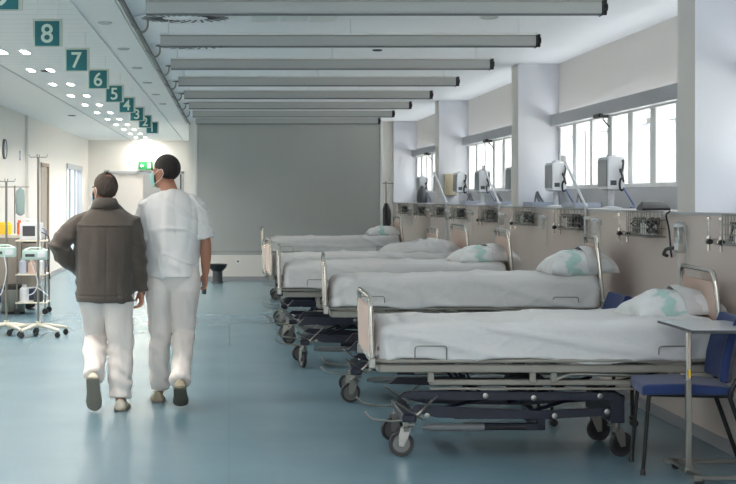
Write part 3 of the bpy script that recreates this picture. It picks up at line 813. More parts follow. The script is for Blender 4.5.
def gas_outlet():
    r = empty('gas_outlet', (0, 0, 0))
    MB().span((-.012, -.20, -.02), (0, .20, .02), .003).build('wall_rail', M['alu'], r, smooth=False)
    for s, y in ((-1, -.12), (1, .10)):
        b = MB(); b.tube([(0, y, 0), (-.05, y, 0)], .018, 14); b.tube([(-.05, y, 0), (-.085, y, 0)], .011, 12); b.sphere((-.075, y, 0), .019, u=12, v=8); b.tube([(-.07, y, 0), (-.07, y, -.055)], .009, 10)
        b = b.build('valve_body', M['chrome'], r)
        MB().lathe([(.001, -.045), (.016, -.043), (.018, -.018), (.012, -.012), (.001, -.012)], (-.075, y, 0), 'Y', 14).build('knob', M['dark'], b)
        t = MB(); t.tube([(-.07, y, .015), (-.07, y, .135)], .011, 12); t = t.build('flow_tube', M['clear'], r)
        m = MB(); m.tube([(-.07, y, .015), (-.07, y, .035)], .013, 12); m.tube([(-.07, y, .13), (-.07, y, .145)], .012, 12); m.tube([(-.07, y, .03), (-.07, y, .13)], .0025, 6)
        m.build('tube_cap', M['chrome'], r)
    return r
def suction_jar():
    r = empty('suction_jar', (0, 0, 0))
    MB().lathe([(.001, 0), (.036, .002), (.04, .02), (.042, .14), (.040, .14), (.037, .02), (.001, .006)], seg=24).build('jar_body', M['jar'], r)
    MB().lathe([(.001, .165), (.03, .163), (.046, .15), (.046, .135), (.001, .135)], seg=24).build('lid', M['monitor'], r)
    MB().span((.035, -.02, .10), (.075, .02, .15), .004).build('holder', M['alu'], r, smooth=False)
    MB().tube(fillet([(0, -.01, .16), (0, -.02, .2), (.03, -.06, .18), (.05, -.07, 0), (.05, -.07, -.18)], .03), .004, 8).build('hose', M['clearhose'], r)
    return r
M['jar'] = M['clear']
M['clearhose'] = mat('pale_hose', rgb(205, 205, 200), 0.3)
def monitor(beige=False):
    r = empty('bedside_monitor', (0, 0, 0)); c = M['beige_plastic'] if beige else M['monitor']
    b = MB().box((0, 0, .29), (.14, .34, .27), .02, None, 2).build('casing', c, r)
    MB().span((-.078, -.145, .18), (-.070, .145, .40), .002).build('screen', M['monitor_bezel'], b, smooth=False)
    MB().box((0, 0, .432), (.05, .16, .025), .008).build('carry_handle', c, b)
    MB().span((-.05, -.172, .19), (.0, -.169, .23), .001).build('connector_panel', M['darkgrey'], b, smooth=False)
    p = MB(); p.tube([(0, 0, .012), (0, 0, .16)], .024, 14); p.lathe([(.001, 0), (.085, 0), (.085, .008), (.03, .018), (.001, .018)], seg=28)
    p.build('pedestal', c, r)
    MB().box((0, 0, .16), (.11, .2, .02), .006).build('mounting_plate', M['midgrey'], r)
    cb = MB(); pts = []
    for k in range(64):
        t = k / 63; a = t * 6 * PI
        pts.append((.035 + .015 * math.sin(a * .7), -.20 - .01 * math.cos(a), .38 - .22 * t + .028 * math.sin(a)))
    cb.tube(pts, .009, 8); cb.build('coiled_cable', M['dark'], r)
    MB().tube(fillet([(.05, -.2, .17), (.06, -.26, .12), (.10, -.34, .02), (.06, -.5, .012), (.0, -.6, .012)], .05), .006, 8).build('data_cable', M['cable_blue'], r)
    return r
def lamp_arm():
    r = empty('pole_arm', (0, 0, 0))
    MB().tube([(0, 0, -.82), (0, 0, .0)], .012, 10).build('pole', M['alu'], r)
    j = MB(); j.sphere((0, 0, 0), .02, u=12, v=8); j.box((.01, 0, -.1), (.05, .03, .03), .004); j.box((.01, 0, -.7), (.05, .03, .03), .004); j.build('joint', M['monitor'], r)
    MB().tube([(0, 0, 0), (-.12, .25, .38)], .011, 10).build('arm', M['monitor'], r)
    h = MB(); h.box((-.123, .255, .39), (.035, .035, .05), .006); h.build('arm_tip', M['alu'], r)
    return r
ABOVE = 0
BKT = [(8.0, 0), (10.05, 1), (12.25, 2), (14.25, 3), (16.3, 4), (18.4, 5), (20.2, 6), (22.2, 7), (24.35, 8)]
bk = go = sj = mo = None
WHERE = ['beside the overbed table at the right edge', 'right above the nearest bed head', 'above the second bed head', 'between the second and third beds', 'above the third pillow', 'above the linen heap', 'sixth along the wall', 'seventh along the wall', 'last, beside the curtain edge']
for (y, k) in BKT:
    c = wire_basket() if bk is None else copy_tree(bk); bk = bk or c
    c.location = (XR - .004, y + .25, 1.232); tag(c, 'wire basket on the ward wall, ' + WHERE[k], 'basket', 'wire baskets on the ward wall')
    basket_fill((XR - .004, y + .25, 1.237), k, 'dark and white tubing in the wire basket ' + WHERE[k].replace(',', ''))
    c = gas_outlet() if go is None else copy_tree(go); go = go or c
    c.location = (XR, y + .84, 1.235); tag(c, 'chrome gas outlet pair with black knobs, ' + WHERE[k], 'gas outlet', 'chrome gas outlets on the ward wall')
    if k:
        c = suction_jar() if sj is None else copy_tree(sj); sj = sj or c
        c.location = (XR - .0535, y - .45, 1.20); c.scale = (.72, .72, .8); tag(c, 'clear suction jar hung on the ward wall, ' + WHERE[k], 'jar', 'suction jars on the ward wall')
for i, y in enumerate([12.5, 14.6, 16.7, 18.8, 20.6, 22.6, 24.6]):
    c = monitor() if mo is None else copy_tree(mo); mo = mo or c
    c.location = (XR + .23, y - .1, SH); tag(c, '%s white monitor on a stand, on the sill shelf with coiled dark cable' % ORD[i], 'monitor', 'monitors on the sill shelf')
la = None
for i, y in enumerate([12.2, 16.1, 20.0]):
    c = lamp_arm() if la is None else copy_tree(la); la = la or c
    c.location = (XR - .03, y, 1.43); tag(c, '%s slanted white arm on a pole fixed to the ward wall' % ['nearest', 'middle', 'farthest'][i], 'pole arm', 'slanted arms along the ward wall')
# trays and things on the shelf
for i, (y, L, m) in enumerate([(13.2, .5, 'tray_blue'), (15.0, .42, 'tray_blue'), (17.2, .5, 'tray_blue'), (19.2, .4, 'tray_blue'), (21.2, .4, 'tray_blue')]):
    t = MB(); R = .012
    t.span((-.12, -L / 2, 0), (.12, L / 2, .006)); t.span((-.12, -L / 2, 0), (-.112, L / 2, .045)); t.span((.112, -L / 2, 0), (.12, L / 2, .045)); t.span((-.12, -L / 2, 0), (.12, -L / 2 + .008, .045)); t.span((-.12, L / 2 - .008, 0), (.12, L / 2, .045))
    o = t.build('storage_tray', M[m], None, (XR + .17, y, SH), smooth=False); tag(o, '%s pale blue tray on the sill shelf between monitors' % ORD[i], 'tray', 'pale blue trays on the sill shelf')
    h = MB()
    for q in range(3): h.tube(fillet([(-.08 + q * .05, -.18, .02), (-.05, -.1, .12 + .02 * q), (.0, .05, .16 - .03 * q), (.05, .18, .03)], .08), .01, 8)
    o = h.build('breathing_hose', M['midgrey'], None, (XR + .17, y, SH)); tag(o, '%s bundle of grey hoses in a pale blue shelf tray' % ORD[i], 'hose', 'hoses in the shelf trays')
# black folded bag on nearest shelf
g = MB(); g.loft([[(x, y, z) for x, y, z in ((-.14, -.2, 0), (.12, -.2, 0), (.12, -.2 + .0, .02), (-.14, -.2, .02))], [(-.14, -.05, 0), (.12, -.05, 0), (.10, -.05, .075), (-.10, -.05, .07)], [(-.12, .1, 0), (.1, .1, 0), (.08, .1, .085), (-.08, .1, .08)], [(-.1, .24, 0), (.08, .24, 0), (.08, .24, .02), (-.1, .24, .02)]])
bmesh.ops.scale(g.bm, vec=(.75, .6, .8), verts=g.bm.verts[:]); o = g.build('black_pouch', M['dark'], None, (XR + .05, 10.55, SH)); tag(o, 'black folded pouch on the sill shelf above the nearest wire basket', 'pouch')
g = MB(); g.ell([(0, 0, 0, .13, .16), (0, 0, .08, .14, .17), (0, 0, .18, .12, .14), (.0, 0, .26, .06, .07), (0, 0, .29, .03, .03)], 20)
o = g.build('dark_bag', M['darkgrey'], None, (XR + .02, 24.0, SH - .0)); tag(o, 'dark grey hooded bag on the far end of the sill shelf', 'bag'); o.location.x = XR + .16; o.scale = (.62, .62, .95)
g = MB(); g.ell([(0, 0, .0, .05, .12), (0, 0, .1, .08, .14), (0, 0, .3, .07, .13), (0, 0, .42, .03, .06)], 18)
o = g.build('black_bag', M['dark'], None, (2.53, 24.12, .98)); tag(o, 'black hanging bag just right of the partition curtain edge', 'bag')
# something for it to hang on
r = empty('coat_stand', (2.53, 24.15, 0)); tag(r, 'thin stand behind the curtain edge carrying the black bag', 'stand')
MB().tube([(0, 0, .02), (0, 0, 1.75)], .012, 8).build('pole', M['steel'], r)
for a in (0, 2.1, 4.2): MB().tube([(0, 0, .03), (.22 * math.cos(a), .22 * math.sin(a), .015)], .01, 8).build('foot', M['steel'], r)
MB().tube([(-.12, 0, 1.72), (.12, 0, 1.72)], .008, 8).build('hook_bar', M['steel'], r)
# dispensers on columns
def dispenser(loc, m, lab):
    r = empty('paper_dispenser', loc); tag(r, lab, 'dispenser')
    MB().box((0, -.07, .15), (.17, .13, .3), .02, None, 2).build('casing', M[m], r); MB().box((0, -.07, .005), (.12, .09, .02), .004).build('outlet_lip', M['midgrey'], r)
dispenser((3.08, cols[4] - .0, 1.52), 'beige_plastic', 'beige paper dispenser on the third column')
# infusion pump and catheter set near first column
r = empty('wall_regulator', (XR, 9.62, 1.12)); tag(r, 'clear regulator set with white label and black clamp right of the nearest basket', 'regulator')
MB().box((-.035, 0, .12), (.05, .10, .20), .01).build('body', M['jar'], r)
MB().span((-.066, -.035, .04), (-.060, .035, .12), .002).build('label_plate', M['paper'], r, smooth=False)
MB().span((-.066, -.035, .17), (-.060, .035, .195), .002).build('gauge', M['darkgrey'], r, smooth=False)
MB().tube(fillet([(-.04, .02, .02), (-.04, .03, -.06), (-.04, -.02, -.16), (-.03, -.02, -.45)], .04), .004, 8).build('hose', M['clearhose'], r)
MB().tube(fillet([(-.05, .08, .05), (-.07, .2, .04), (-.05, .32, .0), (-.02, .34, -.01)], .04), .012, 8).build('clamp', M['dark'], r)
o = MB().tube(fillet([(-.03, 0, 0), (-.06, 0, -.02), (-.03, .02, -.12), (-.035, -.03, -.26), (-.02, 0, -.3)], .05), .006, 8).build('power_cable', M['dark'], None, (XR, 9.86, SH)); tag(o, 'dark cable hanging from the shelf end beside the first column', 'cable')

# ------------------------------------------------------------------ chairs
def make_chair(casters):
    r = empty('visitor_chair', (0, 0, 0))          # faces -X, seat depth along x
    g = MB(); rows = []
    def pad(m, name, fx, W, n=14):
        pass
    s = MB(); s.box((0, 0, 0), (.48, .46, .06), .026, None, 4)
    bmesh.ops.subdivide_edges(s.bm, edges=s.bm.edges[:], cuts=1, use_grid_fill=True)
    for v in s.bm.verts: v.co.z += .012 * (1 - (v.co.x / .24) ** 2) - (.02 * ((v.co.x + .24) / .1 - 1) ** 2 * .5 if v.co.x < -.14 else 0)
    so = s.build('seat', M['chair_blue'], r, (0, 0, .457)); so.rotation_euler = (0, math.radians(2), 0)
    b = MB(); b.box((0, 0, 0), (.045, .44, .36), .02, None, 4)
    bmesh.ops.subdivide_edges(b.bm, edges=b.bm.edges[:], cuts=2, use_grid_fill=True)
    for v in b.bm.verts: v.co.x += -.06 * (v.co.y / .22) ** 2 + .02 * (v.co.z / .18) ** 2
    bo = b.build('backrest', M['chair_blue'], r, (.265, 0, .67)); bo.rotation_euler = (0, math.radians(14), 0)
    for sy in (-1, 1):
        y = sy * .235
        if not casters:
            MB().tube([(-.20, y * .86, .44), (-.235, y * .9, .012)], .011, 10).build('leg', M['black_metal'], r)
            MB().tube(fillet([(.31, y, .62), (.24, y, .50), (.21, y, .44), (.36, y * 1.0, .012)], .05), .0125, 10).build('leg', M['black_metal'], r)
            for xx in (-.235 , .36): MB().lathe([(.014, 0), (.015, .02), (.012, .03)], (xx, y * (.9 if xx < 0 else 1), 0), 'Z', 12).build('foot_cap', M['dark'], r)
        else:
            MB().tube([(-.22, y * .9, .44), (-.23, y * .9, .07)], .011, 10).build('leg', M['black_metal'], r)
            MB().tube(fillet([(.33, y, .62), (.29, y, .44), (.29, y, .07)], .03), .0125, 10).build('leg', M['black_metal'], r)
            for xx in (-.23, .29):
                c = MB().box((xx, y * (.9 if xx < 0 else 1), .06), (.035, .045, .03), .006).build('caster_fork', M['dark'], r)
                for q in (-.014, .014): MB().lathe([(.001, -.009), (.024, -.009), (.026, 0), (.024, .009), (.001, .009)], (xx + .012, y * (.9 if xx < 0 else 1) + q, .026), 'Y', 18).build('wheel', M['dark'], c)
    for sy in (-1, 1): MB().tube([(-.20, sy * .205, .435), (.22, sy * .225, .435)], .011, 8).build('seat_rail', M['black_metal'], r)
    MB().tube([(-.19, -.2, .432), (-.19, .2, .432)], .011, 8).build('cross_rail', M['black_metal'], r)
    return r
c = make_chair(False); c.location = (2.49, 8.27, -.0); c.rotation_euler = (0, 0, math.radians(-7)); tag(c, 'blue upholstered chair with thin black legs behind the overbed table', 'chair')
c = make_chair(True); c.location = (2.34, 10.02, 0); tag(c, 'blue chair on small black casters standing behind the nearest bed', 'chair')
# overbed table
r = empty('overbed_table', (2.65, 8.06, 0)); tag(r, 'overbed table with pale laminate top on a chrome column, at the right edge', 'table')
g = MB(); g.prism([(-.255, -.31), (.255, -.31), (.255, .31), (-.255, .31)], .800, .812); g = g.build('table_top', M['table_top'], r, smooth=False)
e = MB()
for a, b_ in (((-.258, -.314, .797), (.258, -.31, .811)), ((-.258, .31, .797), (.258, .314, .811)), ((-.258, -.31, .797), (-.255, .31, .811)), ((.255, -.31, .797), (.258, .31, .811))): e.span(a, b_)
e.build('edge_band', M['darkgrey'], g, smooth=False)
MB().span((-.2, -.12, .775), (.2, .1, .797), .004).build('support_plate', M['steel'], r, smooth=False)
MB().box((-.20, -.06, .41), (.026, .026, .74), .004).build('column', M['chrome'], r)
MB().box((-.20, -.06, .28), (.032, .032, .5), .005).build('outer_sleeve', M['steel'], r)
MB().box((-.20, -.084, .56), (.012, .008, .04), .002).build('height_lever', M['yellow'], r)
b = MB(); b.box((-.02, -.30, .045), (.46, .03, .022), .005); b.box((-.20, -.05, .045), (.035, .52, .022), .005); b.box((-.02, .2, .045), (.46, .03, .022), .005); b.box((-.20, -.06, .05), (.05, .05, .04), .005)
b.build('base', M['steel'], r, smooth=False)
for xx, yy in ((-.23, -.31), (.18, -.31), (-.2, .2), (.18, .2)):
    q = MB().box((xx, yy, .045), (.05, .04, .03), .006).build('caster_fork', M['steel'], r)
    MB().lathe([(.001, -.01), (.024, -.01), (.026, 0), (.024, .01), (.001, .01)], (xx + .01, yy, .026), 'Y', 18).build('wheel', M['dark'], q)

# ------------------------------------------------------------------ corridor left: infusion stands, cart, bins
def drip_stand(x, y, top, pump_z, lab, pump_lab, rz):
    r = empty('infusion_stand', (x, y, 0)); tag(r, lab, 'infusion stand')
    MB().tube([(0, 0, .12), (0, 0, top)], .013, 12).build('pole', M['steel'], r)
    MB().tube([(0, 0, .10), (0, 0, .16)], .026, 12).build('hub', M['cream'], r)
    h = MB(); h.tube([(-.10, 0, top + .03), (-.09, 0, top), (.09, 0, top), (.10, 0, top + .03)], .004, 8); h.tube([(0, -.10, top + .03), (0, -.09, top), (0, .09, top), (0, .10, top + .03)], .004, 8)
    h.build('hook', M['steel'], r)
    for k in range(5):
        a = rz + 2 * PI * k / 5; cx, sx = math.cos(a), math.sin(a)
        MB().tube([(0, 0, .115), (.1 * cx, .1 * sx, .112), (.30 * cx, .30 * sx, .085), (.33 * cx, .33 * sx, .075)], [.024, .024, .018, .014], 10).build('leg', M['cream'], r)
        c = MB(); c.tube([(.32 * cx, .32 * sx, .04), (.32 * cx, .32 * sx, .085)], .01, 8); c.box((.32 * cx, .32 * sx, .05), (.04, .04, .03), .008); c = c.build('caster', M['dark'], r)
        for q in (-.014, .014): MB().lathe([(.001, -.009), (.028, -.009), (.03, 0), (.028, .009), (.001, .009)], (.32 * cx, .32 * sx + q, .03), 'Y', 16).build('wheel', M['dark'], c)
    p = empty('infusion_pump', (x - .02, y - .03, pump_z - .045)); tag(p, pump_lab, 'pump')
    MB().box((0, -.06, .05), (.27, .13, .105), .015, None, 2).build('casing', M['pump_teal'], p)
    MB().span((-.10, -.129, .03), (.0, -.124, .06), .002).build('display', M['darkgrey'], p, smooth=False)
    MB().span((.03, -.129, .02), (.11, -.124, .08), .002).build('keypad', M['monitor'], p, smooth=False)
    MB().box((.0, .01, .05), (.05, .05, .05), .006).build('pole_clamp', M['steel'], p)
    MB().tube(fillet([(-.12, -.06, .10), (-.06, -.06, .125), (.06, -.06, .125), (.12, -.06, .10)], .02), .008, 8).build('carry_handle', M['pump_teal'], p)
    return r
drip_stand(-2.42, 16.3, 1.67, .90, 'infusion stand with white star base at the left picture edge', 'pale teal infusion pump clamped to the left infusion stand', .3)
drip_stand(-2.06, 16.2, 1.93, .875, 'taller infusion stand with white star base, nearer the walking men', 'pale teal infusion pump on the taller infusion stand', .5)
pts = [(-.1, -.02, .9)]
o = MB().tube(fillet([(0, -.05, 0), (.03, -.06, -.12), (.10, -.07, -.3), (.05, -.07, -.42), (-.06, -.07, -.44), (-.04, -.07, -.36), (.08, -.07, -.34), (.2, -.06, -.44)], .05), .006, 8).build('looped_cable', M['monitor'], None, (-2.14, 16.15, .88)); tag(o, 'white cable looped under the taller stand pump', 'cable')
o = MB().tube(fillet([(0, -.05, 0), (.04, -.06, -.2), (-.02, -.07, -.45), (-.12, -.06, -.5)], .08), .006, 8).build('looped_cable', M['monitor'], None, (-2.42, 16.15, .90)); tag(o, 'white cable hanging under the left pump at the picture edge', 'cable')
# supply cabinet
r = empty('supply_cabinet', (-2.92, 20.1, 0)); tag(r, 'rounded taupe supply cabinet behind the infusion stands', 'cabinet')
g = MB(); P = []
for (cx, cy, a0) in ((.25, -.12, -90), (.25, .2, 0), (-.3, .2, 90), (-.3, -.12, 180)):
    for k in range(7): a = math.radians(a0 + 15 * k); P.append((cx + .1 * math.cos(a), cy + .1 * math.sin(a)))
g.prism(P, .28, .96); g.build('body', M['taupe'], r, angle=50)
g = MB(); g.prism([(x * 1.04, y * 1.06) for x, y in P], .96, 1.0); g.build('top', M['cream'], r, angle=50)
g = MB(); g.prism([(x * .96, y * .94) for x, y in P], .10, .28); g.build('lower_drawer', M['mural'], r, angle=50)
for xx in (-.3, .25): 
    for yy in (-.12, .2):
        MB().lathe([(.001, -.012), (.048, -.012), (.05, 0), (.048, .012), (.001, .012)], (xx, yy, .05), 'Y', 18).build('wheel', M['dark'], r)
MB().tube(fillet([(.20, -.24, .90), (.20, -.28, .90), (.36, -.28, .9), (.36, -.22, .9)], .02), .01, 8).build('push_handle', M['dark'], r)
g = MB(); g.box((0, 0, .07), (.17, .17, .14), .012); g.box((0, 0, .15), (.14, .14, .03), .01); o = g.build('sharps_container', M['yellow'], None, (-2.99, 20.05, 1.0)); tag(o, 'yellow sharps container on the taupe cabinet', 'container')
g = MB(); g.tube([(0, 0, 0), (0, 0, .16)], .035, 14); g.tube([(0, 0, .16), (0, 0, .19)], .02, 12); o = g.build('orange_bottle', M['orange'], None, (-2.40, 18.72, 1.0)); o.location = (-2.79, 19.98, 1.0); tag(o, 'orange bottle beside the yellow sharps container', 'bottle')
# drip bags on a stand behind
r = empty('drip_pole', (-3.0, 21.0, 0)); tag(r, 'thin pole with grey-green drip bag behind the yellow container', 'infusion stand')
MB().tube([(0, 0, .03), (0, 0, 1.66)], .01, 8).build('pole', M['steel'], r)
for a in range(4): MB().tube([(0, 0, .05), (.25 * math.cos(a * PI / 2 + .4), .25 * math.sin(a * PI / 2 + .4), .02)], .012, 8).build('foot', M['steel'], r)
MB().tube([(-.2, 0, 1.64), (.2, 0, 1.64)], .006, 8).build('hook_bar', M['steel'], r)
g = MB(); g.ell([(0, -.01, 1.5, .02, .01), (0, -.01, 1.53, .06, .022), (0, -.01, 1.7, .065, .025), (0, -.01, 1.85, .055, .012), (0, -.01, 1.89, .01, .006)], 16); o = g.build('drip_bag', M['midclear'] if 'midclear' in M else mat('drip_bag_plastic', rgb(150, 172, 172), .2), None, (-2.92, 21.0, -.26)); tag(o, 'grey-green drip bag hanging behind the yellow container', 'bag')
# pedal bin
r = empty('pedal_bin', (-2.83, 18.3, 0)); r.location = (-2.79, 19.4, 0); tag(r, 'brushed steel bin with black lid rim under the cabinet', 'bin')
MB().lathe([(.001, .01), (.15, .01), (.155, .02), (.155, .33), (.15, .335), (.001, .335)], seg=40).build('body', M['steel'], r)
MB().lathe([(.158, .31), (.16, .33), (.15, .355), (.08, .375), (.001, .38)], seg=40).build('lid', M['dark'], r)
MB().lathe([(.16, 0), (.162, .012), (.158, .025), (.001, .025)], seg=40).build('base_ring', M['dark'], r)
MB().box((0, -.19, .03), (.06, .08, .012), .004).build('pedal', M['dark'], r)
# equipment trolley
r = empty('equipment_trolley', (-2.52, 19.3, 0)); tag(r, 'narrow equipment trolley with coloured bottles and hoses, behind the jacket man', 'trolley')
for xx in (-.18, .18):
    for yy in (-.2, .2):
        MB().tube([(xx, yy, .06), (xx, yy, .95)], .011, 8).build('post', M['steel'], r)
        MB().lathe([(.001, -.012), (.038, -.012), (.04, 0), (.038, .012), (.001, .012)], (xx, yy, .04), 'Y', 16).build('wheel', M['dark'], r)
for z in (.14, .5, .93): MB().span((-.2, -.22, z), (.2, .22, z + .02), .004).build('shelf', M['cream'], r, smooth=False)
g = MB(); g.box((0, 0, .13), (.26, .28, .26), .02, None, 2); g.box((0, -.145, .16), (.2, .01, .14), .004)
o = empty('patient_monitor', (-2.54, 19.3, .95)); tag(o, 'white patient monitor on top of the equipment trolley', 'monitor')
MB().box((0, 0, .11), (.28, .24, .22), .02, None, 2).build('casing', M['monitor'], o); MB().span((-.1, -.124, .05), (.06, -.119, .18), .002).build('screen', M['darkgrey'], o, smooth=False)
MB().tube(fillet([(-.1, 0, .21), (-.1, 0, .27), (.1, 0, .27), (.1, 0, .21)], .03), .009, 8).build('carry_handle', M['monitor'], o)
MB().tube(fillet([(.14, -.05, .15), (.2, -.08, .12), (.17, -.08, -.1), (.2, -.08, -.35), (.15, -.08, -.4)], .06), .008, 8).build('cable', M['cable_blue'], o)
MB().tube(fillet([(.14, -.1, .1), (.24, -.1, .05), (.22, -.1, -.3), (.25, -.1, -.5)], .06), .007, 8).build('cable', M['dark'], o)
for i, (xx, z, h, rr, m, n) in enumerate([(-.12, .52, .2, .045, 'tray_blue', 'blue bottle'), (.0, .52, .17, .05, 'laminate', 'pink bottle'), (.12, .52, .2, .04, 'monitor', 'white bottle'), (-.1, .16, .22, .06, 'monitor', 'white canister'), (.08, .16, .2, .06, 'darkgrey', 'dark canister')]):
    g = MB().lathe([(.001, 0), (rr, 0), (rr, h * .75), (rr * .5, h * .88), (rr * .5, h), (.001, h)], seg=20); o = g.build(n.replace(' ', '_'), M[m], None, (-2.52 + xx, 19.2, z)); tag(o, n + (' on the middle' if z > .4 else ' on the bottom') + ' shelf of the equipment trolley', n.split()[1])
g = MB(); g.box((0, 0, .16), (.1, .12, .3), .02); o = g.build('bottle_holder', M['dark'], None, (-2.07, 19.3, .36)); 
bpy.data.objects.remove(o)
# wall clock, small wall box
r = empty('wall_clock', (XL, 22.5, 1.5 + 48 * .0150)); tag(r, 'round wall clock on the left corridor wall, seen edge-on', 'clock')
MB().lathe([(.15, 0), (.155, .02), (.14, .035), (.135, .022), (.001, .022)], (0, 0, 0), 'X', 36).build('case', M['midgrey'], r)
MB().lathe([(.001, .024), (.134, .024), (.134, .02), (.001, .02)], (0, 0, 0), 'X', 36).build('dial', M['paper'], r)
h = MB(); h.box((.028, .02, .03), (.003, .008, .08), 0, Matrix.Rotation(.6, 3, 'X')); h = h.build('clock_hand', M['dark'], r)
o = MB().box((.02, 0, 0), (.04, .09, .16), .008).build('wall_box', M['monitor'], None, (XL, 24.2, 2.17)); tag(o, 'small white box high on the left corridor wall beside the clock', 'wall box')
# bowl stool and socket under the curtain
r = empty('kick_bowl_stand', (-.2, 26.1, 0)); tag(r, 'black bowl on a grey stand below the partition curtain', 'bowl stand')
MB().lathe([(.001, .20), (.09, .21), (.15, .27), (.17, .33), (.16, .335), (.13, .28), (.07, .235), (.001, .23)], seg=32).build('bowl', M['dark'], r)
MB().lathe([(.001, .21), (.085, .21), (.09, .02), (.11, .012), (.11, 0), (.001, 0)], seg=28).build('stand', M['darkgrey'], r)
r = empty('wall_socket', (.16, YE, .35)); tag(r, 'small white socket on the wall below the curtain', 'socket')
MB().span((-.045, -.012, -.045), (.045, 0, .045), .004).build('cover_plate', M['paper'], r, smooth=False)
MB().lathe([(.02, -.013), (.02, -.011), (.001, -.011)], (0, 0, 0), 'Y', 16).build('insert', M['midgrey'], r)
# ------------------------------------------------------------------ people
def oval(c, rx, ry, tiltx=0, n=24, yaw=0.0, p=2.0):
    out = []
    for k in range(n):
        t = 2 * PI * k / n; a, b = math.cos(t), math.sin(t)
        x = abs(a) ** (2 / p) * (1 if a >= 0 else -1) * rx; y = abs(b) ** (2 / p) * (1 if b >= 0 else -1) * ry
        X = x * math.cos(yaw) - y * math.sin(yaw); Y = x * math.sin(yaw) + y * math.cos(yaw)
        out.append((c[0] + X, c[1] + Y, c[2] + tiltx * Y))
    return out
def head_mesh(g, T):
    """T maps head coordinates (face towards -Y' ; origin at head centre) to world"""
    def sp(c, r, sc): 
        q = bmesh.ops.create_uvsphere(g.bm, u_segments=28, v_segments=18, radius=r)
        bmesh.ops.transform(g.bm, matrix=T @ Matrix.Translation(Vector(c)) @ Matrix.Diagonal((sc[0], sc[1], sc[2], 1)), verts=q['verts'])
    sp((0, .012, .025), .1, (.76, .93, .92))            # cranium
    sp((0, -.022, -.03), .1, (.62, .68, .80))           # face
    sp((0, -.058, -.085), .035, (.95, .85, .75))        # chin
    sp((0, -.082, .012), .03, (1.35, .5, .35))          # brow
    sp((-.032, -.075, -.025), .022, (1, .7, .8)); sp((.032, -.075, -.025), .022, (1, .7, .8))   # cheeks
    sp((0, -.102, -.022), .012, (.75, 1.1, 1.7)); sp((0, -.108, -.036), .012, (1.15, 1, .8))    # nose
    sp((0, -.09, -.06), .013, (1.6, .6, .35)); sp((0, -.088, -.068), .013, (1.4, .6, .35))      # lips
    for s in (-1, 1):
        sp((s * .077, .008, -.012), .03, (.28, .62, 1.05)); sp((s * .082, .012, -.0), .026, (.25, .7, .9))   # ears
def hand(g, wrist, d, side_v, palm_n, S=1.0, curl=.5, thumb_dir=None):
    """hand growing from the wrist along d; side_v points to the thumb side, palm_n to the palm"""
    d = d.normalized(); sv = (side_v - d * side_v.dot(d)).normalized(); pn = (palm_n - d * palm_n.dot(d)).normalized()
    w = Vector(wrist)
    def P(a, b, c): return w + (d * a + sv * b + pn * c) * S
    rings = []
    for a, hw, ht in ((-.01, .024, .019), (.02, .031, .018), (.055, .039, .016), (.085, .041, .014), (.097, .036, .011)):
        rings.append([P(a, hw * math.cos(2 * PI * k / 16), ht * math.sin(2 * PI * k / 16)) for k in range(16)])
    g.loft(rings)
    for b, L, r in ((.029, .070, .0088), (.010, .078, .0092), (-.0095, .072, .0088), (-.028, .056, .0078)):
        pts = [P(.075, b, .0)]; a, c, ang = .092, .0, .15
        pts.append(P(a, b * 1.05, c))
        for j, f in enumerate((.42, .32, .26)):
            ang += curl * (.8, 1.0, .7)[j]
            a += math.cos(ang) * L * f; c += math.sin(ang) * L * f; pts.append(P(a, b * 1.08, c))
        g.tube(pts, [r * S, r * 1.05 * S, r * S, r * .92 * S, r * .75 * S], 10)
    g.tube([P(.015, .02, .005), P(.04, .040, .014), P(.068, .052, .022), P(.090, .052, .030)], [.013 * S, .0125 * S, .0105 * S, .008 * S], 10)
def person(name_label, loc, hp):
    g = MB()
    J = hp
    T = Matrix.Translation(Vector(J['head'])) @ Matrix.Rotation(J['yaw'], 4, 'Z') @ Matrix.Rotation(J.get('pitch', 0), 4, 'X') @ Matrix.Diagonal((J['hs'], J['hs'], J['hs'], 1))
    head_mesh(g, T)
    nb = Vector(J['neck'])
    hd = Vector(J['head'])
    g.tube([nb + V(0, -.0, -.05), nb, hd + V(0, .01, -.05)], [.066, .060, .056], 16)
    cz, cx, cy = J['chest'][2], J['chest'][0], J['chest'][1]
    px, py, pz = J['pelvis']
    g.ell([(px, py, pz - .08, .10, .09), (px, py, pz, .155, .105), (px, py, pz + .12, .14, .095), ((px + cx) / 2, (py + cy) / 2, (pz + cz) / 2, .145, .10), (cx, cy, cz, .165, .115), (cx, cy, cz + .10, .14, .095), (cx, cy, cz + .16, .085, .07), (nb.x, nb.y, nb.z - .02, .055, .05)], 24)
    for s in ('L', 'R'):
        sh, el, wr = [Vector(p) for p in J['arm' + s][:3]]
        mid = (el + wr) / 2
        g.tube([sh + V(.05 if s == 'L' else -.05, 0, -.035), sh + V(0, 0, -.045), (sh + el) / 2, el, el + (wr - el) * .3, mid + (wr - mid) * .3, wr], [.04, .046, .043, .038, .042, .035, .026], 14)
        hand(g, wr, J['hd' + s][0], J['hd' + s][1], J['hd' + s][2], J.get('handS', 1.0), J['hd' + s][3])
        hip, kn, an = [Vector(p) for p in J['leg' + s][:3]]
        g.tube([hip + V(0, 0, .04), hip, (hip + kn) / 2, kn, kn + (an - kn) * .3, kn + (an - kn) * .7, an], [.07, .085, .07, .052, .055, .042, .036], 14)
        ft = Vector(J['foot' + s])
        g.tube([an + V(0, 0, .01), an, an + (ft - an) * .6, ft], [.036, .038, .036, .026], 12)
    b = remesh(g, .0055, 2).build('person', M['skin'], None, loc, angle=180)
    tag(b, name_label, 'person')
    return b
